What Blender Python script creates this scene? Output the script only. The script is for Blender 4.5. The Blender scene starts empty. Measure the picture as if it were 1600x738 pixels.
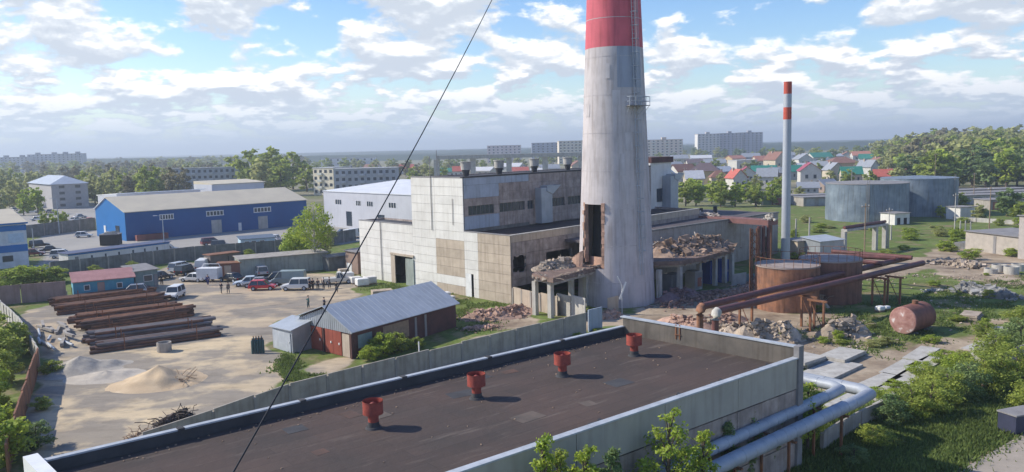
import bpy, bmesh, math, random
import numpy as np
from mathutils import Vector, Matrix, noise
R = math.radians
random.seed(7); rng = np.random.default_rng(7)
S = bpy.context.scene; COL = S.collection

# ---------------------------------------------------------------- camera
FPX, Y0, ROLL, CH = 1250.0, 230.0, R(1.35), 20.0
PITCH = math.atan((369 - Y0) / FPX)
Fv = Vector((0, math.cos(PITCH), -math.sin(PITCH))); U0 = Vector((0, math.sin(PITCH), math.cos(PITCH)))
Rv = math.cos(ROLL) * Vector((1, 0, 0)) - math.sin(ROLL) * U0
Uv = math.sin(ROLL) * Vector((1, 0, 0)) + math.cos(ROLL) * U0
cd = bpy.data.cameras.new('camera'); cam = bpy.data.objects.new('camera', cd); COL.objects.link(cam)
cam.matrix_world = Matrix(((Rv.x, Uv.x, -Fv.x, 0), (Rv.y, Uv.y, -Fv.y, 0), (Rv.z, Uv.z, -Fv.z, CH), (0, 0, 0, 1)))
cd.sensor_fit = 'HORIZONTAL'; cd.sensor_width = 36.0; cd.lens = 36.0 * FPX / 1600
cd.clip_start = 0.3; cd.clip_end = 30000
S.camera = cam

# ---------------------------------------------------------------- sky and sun
SUN_AZ, SUN_EL = 171.0, 36.0      # direction towards the sun: angle from +X counter-clockwise, elevation
w = bpy.data.worlds.new('World'); S.world = w; w.use_nodes = True
nt = w.node_tree; nt.nodes.clear()
def nn(t, tree=None, **kw):
    n = (tree or nt).nodes.new(t)
    for k, v in kw.items(): setattr(n, k, v)
    return n
def math_(op, a, b=None, c=None, tree=None, clamp=False):
    t = tree or nt; n = t.nodes.new('ShaderNodeMath'); n.operation = op; n.use_clamp = clamp
    for i, v in enumerate((a, b, c)):
        if v is None: continue
        if isinstance(v, (int, float)): n.inputs[i].default_value = v
        else: t.links.new(v, n.inputs[i])
    return n.outputs[0]
sky = nn('ShaderNodeTexSky', sky_type='NISHITA', sun_disc=False)
sky.sun_elevation = R(SUN_EL); sky.sun_rotation = R(90 - SUN_AZ); sky.altitude = 100; sky.air_density = 1.0; sky.dust_density = 0.6; sky.ozone_density = 2.0
tc = nn('ShaderNodeTexCoord'); sp = nn('ShaderNodeSeparateXYZ'); nt.links.new(tc.outputs['Generated'], sp.inputs[0])
az = math_('ARCTAN2', sp.outputs['X'], sp.outputs['Y'])
zc = math_('MAXIMUM', sp.outputs['Z'], 0.0)
def layer(zv, sc, det, off, flat):
    cb = nn('ShaderNodeCombineXYZ'); nt.links.new(math_('MULTIPLY', az, sc), cb.inputs[0]); nt.links.new(math_('MULTIPLY', zv, sc * flat), cb.inputs[1]); cb.inputs[2].default_value = off
    n1 = nn('ShaderNodeTexNoise'); n1.inputs['Scale'].default_value = 1.0; n1.inputs['Detail'].default_value = det
    n1.inputs['Roughness'].default_value = 0.56; n1.inputs['Distortion'].default_value = 0.08
    nt.links.new(cb.outputs[0], n1.inputs['Vector']); return n1.outputs['Fac']
def cloud(dz, det):           # far banks low in the sky are small and flat, near ones high up are large
    zv = math_('ADD', zc, dz)
    lo, mi, hi = layer(zv, 24.0, det, 1.3, 3.4), layer(zv, 13.5, det, 5.15, 2.5), layer(zv, 9.0, det, 8.35, 2.0)
    def fade(a_, b_):
        m = nn('ShaderNodeMapRange', interpolation_type='SMOOTHSTEP'); nt.links.new(zv, m.inputs[0]); m.inputs[1].default_value = a_; m.inputs[2].default_value = b_; return m.outputs[0]
    def lerp(f, p, q): return math_('ADD', p, math_('MULTIPLY', f, math_('SUBTRACT', q, p)))
    return lerp(fade(.085, .125), lerp(fade(.035, .075), lo, mi), hi)
c0, c1 = cloud(0, 9), cloud(0.006, 5)
c2 = cloud(0.015, 3)
# more cover low down, clear gaps high up
thr = math_('MULTIPLY_ADD', zc, 0.52, c=0.385)
den = math_('SUBTRACT', c0, thr)
a = math_('MULTIPLY', den, 13.0, clamp=True)
asm = nn('ShaderNodeMapRange', interpolation_type='SMOOTHSTEP'); nt.links.new(a, asm.inputs[0])
lit = math_('SUBTRACT', c0, c1); lit2 = math_('SUBTRACT', c0, c2)
li = math_('MULTIPLY_ADD', lit, 5.0, c=0.50); li = math_('MULTIPLY_ADD', lit2, 3.6, li)
thick = math_('MULTIPLY', den, -0.9); li = math_('ADD', li, thick, clamp=True)
cr = nn('ShaderNodeValToRGB'); nt.links.new(li, cr.inputs[0])
e = cr.color_ramp.elements
e[0].position = 0.1; e[0].color = (4.9, 5.4, 6.1, 1); e[1].position = 0.85; e[1].color = (10.0, 9.8, 9.6, 1)
m_ = e.new(0.42); m_.color = (6.2, 6.6, 7.1, 1)
# blue of the clear sky deepened a little, pale towards the horizon
hs = nn('ShaderNodeHueSaturation'); hs.inputs['Hue'].default_value = 0.51; hs.inputs['Saturation'].default_value = 1.32; hs.inputs['Value'].default_value = 1.35
nt.links.new(sky.outputs[0], hs.inputs['Color'])
mx = nn('ShaderNodeMix', data_type='RGBA'); nt.links.new(asm.outputs[0], mx.inputs[0]); nt.links.new(hs.outputs[0], mx.inputs[6]); nt.links.new(cr.outputs[0], mx.inputs[7])
hz = nn('ShaderNodeMapRange', interpolation_type='SMOOTHSTEP'); nt.links.new(zc, hz.inputs[0]); hz.inputs[1].default_value = 0.0; hz.inputs[2].default_value = 0.085
hz.inputs[3].default_value = 0.8; hz.inputs[4].default_value = 0.0
mh = nn('ShaderNodeMix', data_type='RGBA'); nt.links.new(hz.outputs[0], mh.inputs[0]); nt.links.new(mx.outputs[2], mh.inputs[6]); mh.inputs[7].default_value = (5.1, 6.1, 6.9, 1)
bg = nn('ShaderNodeBackground'); bg.inputs['Strength'].default_value = 0.092; nt.links.new(mh.outputs[2], bg.inputs[0])
wo = nn('ShaderNodeOutputWorld'); nt.links.new(bg.outputs[0], wo.inputs[0])
sl = bpy.data.lights.new('sun', 'SUN'); sl.energy = 3.6; sl.angle = R(0.5); sl.color = (1, 0.935, 0.80)
so = bpy.data.objects.new('sun', sl); COL.objects.link(so)
sd = Vector((math.cos(R(SUN_AZ)) * math.cos(R(SUN_EL)), math.sin(R(SUN_AZ)) * math.cos(R(SUN_EL)), math.sin(R(SUN_EL))))
so.rotation_euler = sd.to_track_quat('Z', 'Y').to_euler()
S.view_settings.view_transform = 'Standard'; S.view_settings.look = 'None'; S.view_settings.gamma = 1.0
S.view_settings.exposure = 0.62
S.cycles.max_bounces = 5; S.cycles.volume_bounces = 0; S.cycles.transparent_max_bounces = 6

# ---------------------------------------------------------------- measuring: photo point -> place in the world
def ray(px, py): return Fv * FPX + Rv * (px - 800) + Uv * (369 - py)
def G(px, py, z=0.0):
    d = ray(px, py); t = (z - CH) / d.z; return Vector((d.x * t, d.y * t, z))
def at(px, py, Y):
    d = ray(px, py); t = Y / d.y; return Vector((d.x * t, Y, CH + d.z * t))
class Plane:
    def __init__(s, o, ang):
        s.o = Vector((o[0], o[1], 0)); s.a = R(ang); s.d = Vector((math.cos(s.a), math.sin(s.a), 0)); s.n = Vector((s.d.y, -s.d.x, 0))
    def uz(s, px, py, off=0.0):
        d = ray(px, py); k = (s.o + s.n * off - Vector((0, 0, CH))); t = (k.x * s.n.x + k.y * s.n.y) / (d.x * s.n.x + d.y * s.n.y)
        p = Vector((0, 0, CH)) + d * t; return ((p - s.o).dot(s.d), p.z)
    def p(s, u, z, off=0.0): return s.o + s.d * u + s.n * off + Vector((0, 0, z))
GA, GB = 43.2, -46.8

# ---------------------------------------------------------------- materials
MATS = {}
def mat(name, c1, c2=None, scale=2.0, rough=0.85, bump=0.0, metal=0.0, streak=0.0, island=0.0, c3=None, contrast=1.0, wave=None, bscale=None, spec=0.3, transl=0.0, det=6):
    if name in MATS: return MATS[name]
    m = bpy.data.materials.new(name); m.use_nodes = True; t = m.node_tree
    b = t.nodes['Principled BSDF']; b.inputs['Roughness'].default_value = rough; b.inputs['Metallic'].default_value = metal
    b.inputs['Specular IOR Level'].default_value = spec
    c2 = c2 or tuple(x * 0.72 for x in c1)
    geo = t.nodes.new('ShaderNodeTexCoord'); oi = t.nodes.new('ShaderNodeObjectInfo')
    add = t.nodes.new('ShaderNodeVectorMath'); add.operation = 'MULTIPLY_ADD'
    t.links.new(oi.outputs['Random'], add.inputs[0]); add.inputs[1].default_value = (37, 53, 11); t.links.new(geo.outputs['Object'], add.inputs[2])
    n = t.nodes.new('ShaderNodeTexNoise'); n.inputs['Scale'].default_value = scale; n.inputs['Detail'].default_value = det; n.inputs['Roughness'].default_value = 0.62
    t.links.new(add.outputs[0], n.inputs['Vector'])
    r = t.nodes.new('ShaderNodeValToRGB'); t.links.new(n.outputs['Fac'], r.inputs[0])
    lo, hi = 0.5 - 0.16 / contrast, 0.5 + 0.16 / contrast
    r.color_ramp.elements[0].position = lo; r.color_ramp.elements[1].position = hi
    r.color_ramp.elements[0].color = (*c2, 1); r.color_ramp.elements[1].color = (*c1, 1)
    if c3: q = r.color_ramp.elements.new(min(0.99, hi + 0.1)); q.color = (*c3, 1)
    col = r.outputs[0]
    def mixc(fac, a, bcol, mode='MULTIPLY'):
        x = t.nodes.new('ShaderNodeMix'); x.data_type = 'RGBA'; x.blend_type = mode
        if isinstance(fac, float): x.inputs[0].default_value = fac
        else: t.links.new(fac, x.inputs[0])
        t.links.new(a, x.inputs[6])
        if isinstance(bcol, tuple): x.inputs[7].default_value = (*bcol, 1)
        else: t.links.new(bcol, x.inputs[7])
        return x.outputs[2]
    if streak:
        mp = t.nodes.new('ShaderNodeMapping'); mp.inputs['Scale'].default_value = (1.6, 1.6, 0.13); t.links.new(add.outputs[0], mp.inputs[0])
        n2 = t.nodes.new('ShaderNodeTexNoise'); n2.inputs['Scale'].default_value = 1.6; n2.inputs['Detail'].default_value = 5; t.links.new(mp.outputs[0], n2.inputs['Vector'])
        mr = t.nodes.new('ShaderNodeMapRange'); t.links.new(n2.outputs['Fac'], mr.inputs[0]); mr.inputs[1].default_value = 0.48; mr.inputs[2].default_value = 0.68
        mr.inputs[3].default_value = 0.0; mr.inputs[4].default_value = streak
        col = mixc(mr.outputs[0], col, (0.42, 0.36, 0.30))
    if island:
        g = t.nodes.new('ShaderNodeNewGeometry'); mr = t.nodes.new('ShaderNodeMapRange'); t.links.new(g.outputs['Random Per Island'], mr.inputs[0])
        mr.inputs[3].default_value = 1 - island; mr.inputs[4].default_value = 1 + island * 0.6
        vm = t.nodes.new('ShaderNodeVectorMath'); vm.operation = 'SCALE'; t.links.new(col, vm.inputs[0]); t.links.new(mr.outputs[0], vm.inputs['Scale']); col = vm.outputs[0]
    t.links.new(col, b.inputs['Base Color'])
    hgt = None
    if bump:
        bn = t.nodes.new('ShaderNodeTexNoise'); bn.inputs['Scale'].default_value = bscale or scale * 4; bn.inputs['Detail'].default_value = 5
        t.links.new(add.outputs[0], bn.inputs['Vector']); hgt = bn.outputs['Fac']
        bp = t.nodes.new('ShaderNodeBump'); bp.inputs['Strength'].default_value = bump; bp.inputs['Distance'].default_value = 0.08
        t.links.new(hgt, bp.inputs['Height']); t.links.new(bp.outputs[0], b.inputs['Normal'])
    if transl:
        tr = t.nodes.new('ShaderNodeBsdfTranslucent'); t.links.new(col, tr.inputs[0]); ms = t.nodes.new('ShaderNodeMixShader'); ms.inputs[0].default_value = transl
        t.links.new(b.outputs[0], ms.inputs[1]); t.links.new(tr.outputs[0], ms.inputs[2]); t.links.new(ms.outputs[0], t.nodes['Material Output'].inputs['Surface'])
    MATS[name] = m; return m
K = dict(
 whitep=mat('white_panel', (.72, .70, .665), (.62, .60, .565), .5, .8, .05, streak=.16, island=.06),
 beigep=mat('beige_panel', (.50, .42, .335), (.41, .34, .27), .8, .9, .1, streak=.3, island=.09),
 bluep=mat('blue_grey_panel', (.40, .46, .54), (.33, .38, .45), .7, .85, .05, streak=.3, island=.06),
 worn=mat('worn_panel', (.42, .355, .32), (.28, .235, .215), .9, .9, .1, streak=.4, island=.10, contrast=1.4, c3=(.5, .44, .4)),
 conc=mat('concrete', (.39, .36, .325), (.29, .265, .24), .8, .92, .15, streak=.35),
 concl=mat('pale_concrete', (.50, .48, .44), (.38, .36, .33), .8, .92, .15, streak=.3),
 concd=mat('dark_concrete', (.22, .22, .215), (.14, .14, .14), .9, .95, .2, streak=.4),
 chim=mat('chimney_concrete', (.54, .495, .50), (.44, .405, .415), .35, .85, .12, streak=.4, contrast=1.2),
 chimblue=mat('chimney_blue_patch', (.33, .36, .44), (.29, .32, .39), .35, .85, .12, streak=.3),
 chimred=mat('chimney_red_paint', (.60, .12, .155), (.50, .10, .13), .4, .7, .08, streak=.35),
 brick=mat('brick', (.50, .31, .23), (.36, .23, .175), 3, .95, .5, island=.3, c3=(.6, .42, .32)),
 bricksalm=mat('salmon_rubble', (.55, .35, .26), (.34, .23, .18), 1.2, .95, .6, island=.35, c3=(.62, .52, .44)),
 rub=mat('rubble_grey', (.50, .41, .32), (.30, .24, .19), 1.4, .95, .6, island=.38, c3=(.60, .52, .43)),
 rust=mat('rusty_steel', (.30, .13, .065), (.15, .075, .045), 1.2, .75, .25, streak=.35, c3=(.42, .20, .10)),
 rusto=mat('orange_rust', (.36, .165, .09), (.15, .085, .065), .8, .8, .2, streak=.7, contrast=.9, c3=(.46, .27, .17)),
 pipebr=mat('brown_pipe_paint', (.17, .065, .06), (.10, .045, .042), 1.0, .55, .1, c3=(.22, .10, .085)),
 pipest=mat('stacked_pipe_rust', (.20, .10, .065), (.085, .055, .045), .7, .7, .25, c3=(.30, .15, .08)),
 pipegr=mat('stacked_pipe_grey', (.20, .18, .18), (.13, .115, .11), .7, .6, .2),
 dark=mat('black_inner_shade', (.012, .012, .014), (.008, .008, .009), 2, .9),  # for sheets behind openings, the darkness inside is put into the colour
 bitum=mat('roof_bitumen', (.092, .062, .052), (.055, .046, .042), .16, .9, .35, contrast=.8, c3=(.13, .092, .078), bscale=3),
 bitumd=mat('dark_bitumen', (.075, .075, .08), (.045, .045, .05), .5, .9, .2),
 capm=mat('galvanised_coping', (.46, .49, .53), (.34, .37, .41), 1.0, .6, .08, streak=.2),
 capw=mat('white_coping', (.74, .75, .75), (.62, .63, .64), 1.0, .6, .05),
 galv=mat('galvanised_sheet', (.42, .45, .49), (.33, .36, .40), .6, .45, .06, metal=.35, streak=.15),
 pipeins=mat('pipe_foil_cladding', (.40, .43, .48), (.29, .32, .37), .9, .55, .15, metal=.1, island=.08),
 roofgrey=mat('grey_metal_roof', (.40, .435, .48), (.33, .36, .40), .5, .5, .05, streak=.1),
 vent=mat('red_vent_paint', (.36, .075, .055), (.22, .05, .04), 3, .6, .15, streak=.4, c3=(.40, .12, .085)),
 redgate=mat('red_gate_paint', (.34, .085, .055), (.25, .065, .045), 1.0, .7, .08, streak=.35),
 maroon=mat('maroon_wall', (.12, .055, .05), (.075, .04, .04), 1.0, .8, .1),
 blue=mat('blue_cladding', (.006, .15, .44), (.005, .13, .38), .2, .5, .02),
 blueshade=mat('shaded_blue_cladding', (.004, .085, .27), (.003, .07, .23), .2, .5, .02),  # gable blue darkened for walls away from the sun, shade put into colour
 beigeroof=mat('beige_sheet_roof', (.58, .51, .385), (.50, .44, .34), .25, .7, .05),
 whiteroof=mat('white_sheet_roof', (.72, .73, .74), (.6, .61, .63), .3, .6, .03),
 lilac=mat('pale_grey_cladding', (.50, .51, .56), (.45, .46, .51), .3, .7, .03, streak=.1),
 glass=mat('window_glass', (.05, .065, .085), (.03, .04, .055), 1.5, .15, spec=.6),
 white=mat('white_paint', (.75, .75, .74), (.62, .62, .61), 1.5, .6),
 sand=mat('sand', (.60, .46, .30), (.50, .37, .235), .8, .95, .5, bscale=9, c3=(.66, .52, .36)),
 gravel=mat('gravel', (.46, .415, .35), (.35, .315, .27), 2.0, .95, .7, bscale=14),
 tank=mat('silver_tank_paint', (.25, .30, .355), (.15, .19, .24), .35, .5, .3, metal=.25, streak=.5, bscale=1.1, c3=(.29, .35, .41)),
 black=mat('black_rubber', (.025, .025, .027), (.018, .018, .02), 3, .8),
 wood=mat('wood', (.35, .25, .17), (.24, .17, .12), 3, .85, .2),
 trunk=mat('bark', (.17, .13, .10), (.09, .07, .055), 4, .95, .4),
 birch=mat('birch_bark', (.62, .60, .56), (.25, .23, .21), 4, .9, .2),
 leafY=mat('leaves_yellow_green', (.42, .50, .07), (.30, .40, .06), .9, .65, island=.35, transl=.45, det=2),
 leafG=mat('leaves_fresh_green', (.40, .46, .09), (.29, .36, .07), .5, .65, island=.4, transl=.5, det=2),
 leafM=mat('leaves_muted_green', (.48, .49, .19), (.39, .41, .16), .3, .7, island=.4, transl=.5, det=2),
 leafD=mat('leaves_dark_green', (.25, .33, .12), (.17, .25, .09), .3, .7, island=.4, transl=.4, det=2),
 leafB=mat('leaves_brownish', (.30, .27, .15), (.22, .20, .11), .3, .7, island=.35, transl=.4, det=2),
 teal=mat('turquoise_paint', (.07, .30, .42), (.05, .22, .32), 1.0, .7, .05, streak=.3),
 tealg=mat('green_grey_paint', (.22, .30, .30), (.16, .22, .22), 1.0, .75, .05, streak=.3),
 pinkroof=mat('faded_red_roof', (.42, .22, .21), (.33, .165, .16), .8, .7, .05, streak=.1),
 cable=mat('black_cable', (.02, .022, .03), None, 3, .6),
 binm=mat('dark_blue_bin', (.045, .05, .09), (.035, .04, .07), 1.5, .6),
 cyl=mat('green_cylinder_paint', (.05, .11, .11), (.035, .075, .08), 3, .5),
 parap=mat('pale_parapet', (.43, .405, .35), (.35, .33, .29), .4, .85, .06, streak=.2),
 wallgr=mat('grey_green_wall', (.33, .37, .34), (.23, .26, .24), .6, .9, .1, streak=.4, c3=(.4, .42, .39)),
 fencered=mat('faded_red_fence', (.36, .25, .22), (.27, .19, .17), .7, .9, .1, streak=.4),
 slate=mat('slate_roof', (.27, .26, .26), (.2, .19, .19), .8, .9, .1),
)
def cmat(rgb, nm='paint', rough=.75, k=.8): return mat(f"{nm}_{int(rgb[0]*99)}_{int(rgb[1]*99)}_{int(rgb[2]*99)}", rgb, tuple(x * k for x in rgb), 1.2, rough)

# ---------------------------------------------------------------- mesh builder
def absloc(o):
    v = Vector((0, 0, 0))
    while o is not None: v += o.location; o = o.parent
    return v
class MB:
    def __init__(s): s.v = []; s.f = []; s.sm = []
    def add(s, vs, fs, smooth=False):
        k = len(s.v); s.v += [tuple(v) for v in vs]; s.f += [tuple(i + k for i in f) for f in fs]; s.sm += [smooth] * len(fs); return s
    def box(s, c, size, rz=0.0, rx=0.0, ry=0.0):
        x, y, z = (a / 2 for a in size); M = Matrix.Translation(Vector(c)) @ Matrix.Rotation(rz, 4, 'Z') @ Matrix.Rotation(ry, 4, 'Y') @ Matrix.Rotation(rx, 4, 'X')
        vs = [M @ Vector(p) for p in ((-x, -y, -z), (x, -y, -z), (x, y, -z), (-x, y, -z), (-x, -y, z), (x, -y, z), (x, y, z), (-x, y, z))]
        return s.add(vs, [(3, 2, 1, 0), (4, 5, 6, 7), (0, 1, 5, 4), (1, 2, 6, 5), (2, 3, 7, 6), (3, 0, 4, 7)])
    def pb(s, P, u0, u1, z0, z1, o0, o1):     # box on a facade plane; o = distance out of it
        a = [P.p(u0, z0, o1), P.p(u1, z0, o1), P.p(u1, z0, o0), P.p(u0, z0, o0), P.p(u0, z1, o1), P.p(u1, z1, o1), P.p(u1, z1, o0), P.p(u0, z1, o0)]
        return s.add(a, [(3, 2, 1, 0), (4, 5, 6, 7), (0, 1, 5, 4), (1, 2, 6, 5), (2, 3, 7, 6), (3, 0, 4, 7)])
    def prism(s, pts, z0, z1):
        n = len(pts); g = lambda z, i: z[i] if isinstance(z, (list, tuple)) else z
        vs = [(p[0], p[1], g(z0, i)) for i, p in enumerate(pts)] + [(p[0], p[1], g(z1, i)) for i, p in enumerate(pts)]
        return s.add(vs, [tuple(range(n))[::-1], tuple(range(n, 2 * n))] + [(i, (i + 1) % n, n + (i + 1) % n, n + i) for i in range(n)])
    def cyl(s, p0, p1, r0, r1=None, n=12, caps=True, smooth=True, inner=None):
        r1 = r0 if r1 is None else r1; p0, p1 = Vector(p0), Vector(p1); q = (p1 - p0).to_track_quat('Z', 'Y')
        vs = []
        for p, r in ((p0, r0), (p1, r1)):
            for i in range(n):
                t = 2 * math.pi * i / n; vs.append(p + q @ Vector((r * math.cos(t), r * math.sin(t), 0)))
        s.add(vs, [(i, (i + 1) % n, n + (i + 1) % n, n + i) for i in range(n)], smooth)
        if caps:
            if inner:
                iv = [p1 + q @ Vector((inner * math.cos(2 * math.pi * i / n), inner * math.sin(2 * math.pi * i / n), 0)) for i in range(n)]
                bv = [p1 - (p1 - p0).normalized() * inner * 1.2 + q @ Vector((inner * math.cos(2 * math.pi * i / n), inner * math.sin(2 * math.pi * i / n), 0)) for i in range(n)]
                s.add(vs[n:] + iv + bv, [(i, (i + 1) % n, n + (i + 1) % n, n + i) for i in range(n)] + [(n + i, n + (i + 1) % n, 2 * n + (i + 1) % n, 2 * n + i) for i in range(n)] + [tuple(2 * n + i for i in range(n))])
                s.add(vs[:n], [tuple(range(n))[::-1]])
            else: s.add(vs, [tuple(range(n))[::-1], tuple(range(n, 2 * n))])
        return s
    def tube(s, pts, r, n=10, smooth=True):
        pts = [Vector(p) for p in pts]; vs = []; up = Vector((0, 0, 1))
        for i, p in enumerate(pts):
            d0 = (pts[i] - pts[i - 1]).normalized() if i else None; d1 = (pts[i + 1] - pts[i]).normalized() if i < len(pts) - 1 else None
            d = ((d0 or d1) + (d1 or d0)).normalized(); k = 1.0 if (d0 is None or d1 is None) else 1 / max(.4, d.dot(d1))
            a = d.cross(up) if abs(d.z) < .98 else d.cross(Vector((0, 1, 0)))
            a.normalize(); b = a.cross(d); rr = r[i] if isinstance(r, (list, tuple)) else r
            for j in range(n):
                t = 2 * math.pi * j / n; vs.append(p + (a * math.cos(t) * (k if abs(d.z) < .98 else 1) + b * math.sin(t)) * rr)
        m = len(pts); fs = [(i * n + j, i * n + (j + 1) % n, (i + 1) * n + (j + 1) % n, (i + 1) * n + j) for i in range(m - 1) for j in range(n)]
        s.add(vs, fs, smooth); s.add(vs[:n], [tuple(range(n))[::-1]]); s.add(vs[-n:], [tuple(range(n))]); return s
    def wall(s, P, u0, u1, z0, z1, holes=(), off=0.0, th=.3, pw=None, ph=None, gap=.035, keep=None):
        us = {u0, u1}; zs = {z0, z1}; su = {u0, u1}; sz = {z0, z1}
        if pw:
            k = max(1, round((u1 - u0) / pw)); su |= {u0 + (u1 - u0) * i / k for i in range(1, k)}
        if ph:
            k = max(1, round((z1 - z0) / ph)); sz |= {z0 + (z1 - z0) * i / k for i in range(1, k)}
        g = gap / 2 if pw or ph else 0
        us |= su; zs |= sz
        for h in holes: us |= {min(max(h[0], u0), u1), min(max(h[1], u0), u1)}; zs |= {min(max(h[2], z0), z1), min(max(h[3], z0), z1)}
        def thin(v, keep_): 
            o = []
            for x in sorted(v):
                if o and x - o[-1] <= .06:
                    if x in keep_: o[-1] = x
                    continue
                o.append(x)
            return o
        us, zs = thin(us, su), thin(zs, sz)
        for j in range(len(zs) - 1):
            cz = (zs[j] + zs[j + 1]) / 2; ga = g if zs[j] in sz else 0; gb_ = g if zs[j + 1] in sz else 0; i = 0
            while i < len(us) - 1:      # a panel runs on until a joint or an opening
                if any(h[0] < (us[i] + us[i + 1]) / 2 < h[1] and h[2] < cz < h[3] for h in holes): i += 1; continue
                k = i + 1
                while k < len(us) - 1 and us[k] not in su and not any(h[0] < (us[k] + us[k + 1]) / 2 < h[1] and h[2] < cz < h[3] for h in holes): k += 1
                s.pb(P, us[i] + (g if us[i] in su else 0), us[k] - (g if us[k] in su else 0), zs[j] + ga, zs[j + 1] - gb_, off - th, off); i = k
        return s
    def build(s, name, m, parent=None, world=True, loc=None):
        me = bpy.data.meshes.new(name); o = bpy.data.objects.new(name, me)
        if parent is not None: L = absloc(parent) if world else Vector((0, 0, 0))
        else:
            if loc is None:
                a = np.array(s.v); loc = (float((a[:, 0].min() + a[:, 0].max()) / 2), float((a[:, 1].min() + a[:, 1].max()) / 2), float(a[:, 2].min()))
            L = Vector(loc); o.location = L
        me.from_pydata([(v[0] - L.x, v[1] - L.y, v[2] - L.z) for v in s.v], [], s.f)
        me.polygons.foreach_set('use_smooth', s.sm); me.update()
        if m is not None: me.materials.append(m)
        COL.objects.link(o); o.parent = parent
        return o
def tag(o, label=None, cat=None, group=None, kind=None):
    if label: o['label'] = label
    if cat: o['category'] = cat; o['kind'] = kind or 'thing'
    if group: o['group'] = group
    if kind: o['kind'] = kind
    return o
def thing(name, label, cat, loc=(0, 0, 0), rz=0.0, group=None):
    o = bpy.data.objects.new(name, None); COL.objects.link(o); o.location = loc; o.rotation_euler = (0, 0, rz); o.empty_display_size = .3
    return tag(o, label, cat, group)
def copy_tree(o, loc, rz=0.0, sc=1.0, label=None, group=None, cat=None):
    def rec(x, par):
        c = x.copy(); COL.objects.link(c); c.parent = par
        for ch in x.children: rec(ch, c)
        return c
    r = rec(o, None); r.location = loc; r.rotation_euler = (0, 0, rz); r.scale = sc if isinstance(sc, tuple) else (sc, sc, sc)
    return tag(r, label, cat, group)
def gap_seams(): pass

# ---------------------------------------------------------------- ground: one sheet, its zones as vertex weights
def inpoly(x, y, poly):
    c = np.zeros(x.shape, bool); n = len(poly)
    for i in range(n):
        x1, y1 = poly[i][0], poly[i][1]; x2, y2 = poly[(i + 1) % n][0], poly[(i + 1) % n][1]
        if y1 == y2: continue
        c ^= ((y1 > y) != (y2 > y)) & (x < (x2 - x1) * (y - y1) / (y2 - y1) + x1)
    return c
def gp(*pts): return [tuple(G(*p)[:2]) for p in pts]
Z_yard = [gp((40, 738), (50, 640), (70, 570), (100, 545), (60, 515), (20, 488), (100, 474), (200, 452), (245, 424), (290, 408), (345, 428), (520, 428), (566, 436), (556, 455), (545, 478), (520, 476), (470, 492), (432, 505), (425, 545), (470, 575), (440, 600), (380, 640), (300, 738)),
          gp((480, 575), (500, 562), (553, 560), (545, 590), (500, 592))]
Z_park = [gp((30, 425), (70, 410), (50, 378), (90, 358), (150, 360), (480, 338), (566, 350), (566, 378), (430, 392), (300, 402), (100, 422)),
          gp((0, 372), (0, 330), (60, 322), (240, 315), (250, 325), (150, 345), (50, 362)), gp((1500, 318), (1600, 312), (1600, 300), (1490, 302))]
Z_dirt = [gp((1010, 470), (1190, 440), (1230, 520), (1090, 545), (1000, 500)), gp((740, 490), (830, 478), (850, 500), (760, 520)), gp((1100, 500), (1330, 490), (1350, 530), (1240, 580)),
          gp((1430, 410), (1460, 396), (1520, 380), (1600, 400), (1600, 455), (1480, 432)), gp((1310, 400), (1430, 402), (1500, 375), (1500, 384), (1430, 425), (1330, 440)),
          gp((1240, 620), (1300, 556), (1400, 548), (1500, 520), (1600, 478), (1600, 500), (1500, 545), (1420, 575), (1330, 615)),
          gp((560, 575), (720, 540), (900, 500), (960, 485), (965, 500), (560, 640)), gp((1440, 738), (1600, 672), (1700, 738), (1700, 900), (1300, 900)),
          gp((20, 500), (70, 480), (140, 500), (150, 560), (90, 560)), gp((880, 500), (960, 480), (1010, 500), (960, 510))]
def axis(segs):
    o = []
    for a, b, st in segs: o += list(np.arange(a, b, st))
    return np.array(o + [segs[-1][1]])
gx = axis([(-14000, -2000, 2000), (-2000, -400, 200), (-400, -130, 10), (-130, 110, 1.2), (110, 400, 10), (400, 2000, 200), (2000, 14000, 2000)])
gy = axis([(-200, 10, 20), (10, 150, 1.2), (150, 260, 2.5), (260, 500, 12), (500, 2000, 250), (2000, 14000, 2000)])
XX, YY = np.meshgrid(gx, gy); nx, ny = len(gx), len(gy)
wx = XX + 1.2 * np.sin(YY * .55 + 1.3 * np.sin(XX * .21)) + .6 * np.sin(YY * 1.7); wy = YY + 1.2 * np.sin(XX * .47 + 1.1 * np.sin(YY * .3)) + .5 * np.sin(XX * 1.9)
def zone(polys, amp=1.0):
    m = np.zeros(XX.shape)
    for p in polys: m = np.maximum(m, inpoly(XX + (wx - XX) * amp, YY + (wy - YY) * amp, p).astype(float))
    return m
def blur(m):
    k = m.copy(); k[1:-1, 1:-1] = (m[1:-1, 1:-1] * 2 + m[:-2, 1:-1] + m[2:, 1:-1] + m[1:-1, :-2] + m[1:-1, 2:]) / 6; return k
zy, zp, zd = blur(zone(Z_yard, .6)), zone(Z_park, .2), blur(blur(zone(Z_dirt, 1.0)))
me = bpy.data.meshes.new('ground')
vv = np.stack([XX.ravel(), YY.ravel(), np.zeros(XX.size)], 1)
ii = (np.arange(ny - 1)[:, None] * nx + np.arange(nx - 1)[None, :]).ravel()
me.from_pydata(vv.tolist(), [], np.stack([ii, ii + 1, ii + nx + 1, ii + nx], 1).tolist())
ca = me.color_attributes.new('zone', 'FLOAT_COLOR', 'POINT'); ca.data.foreach_set('color', np.stack([zy.ravel(), zp.ravel(), zd.ravel(), np.ones(XX.size)], 1).ravel())
gm = bpy.data.materials.new('ground_mix'); gm.use_nodes = True; t = gm.node_tree; gb = t.nodes['Principled BSDF']; gb.inputs['Roughness'].default_value = .95; gb.inputs['Specular IOR Level'].default_value = .15
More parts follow.
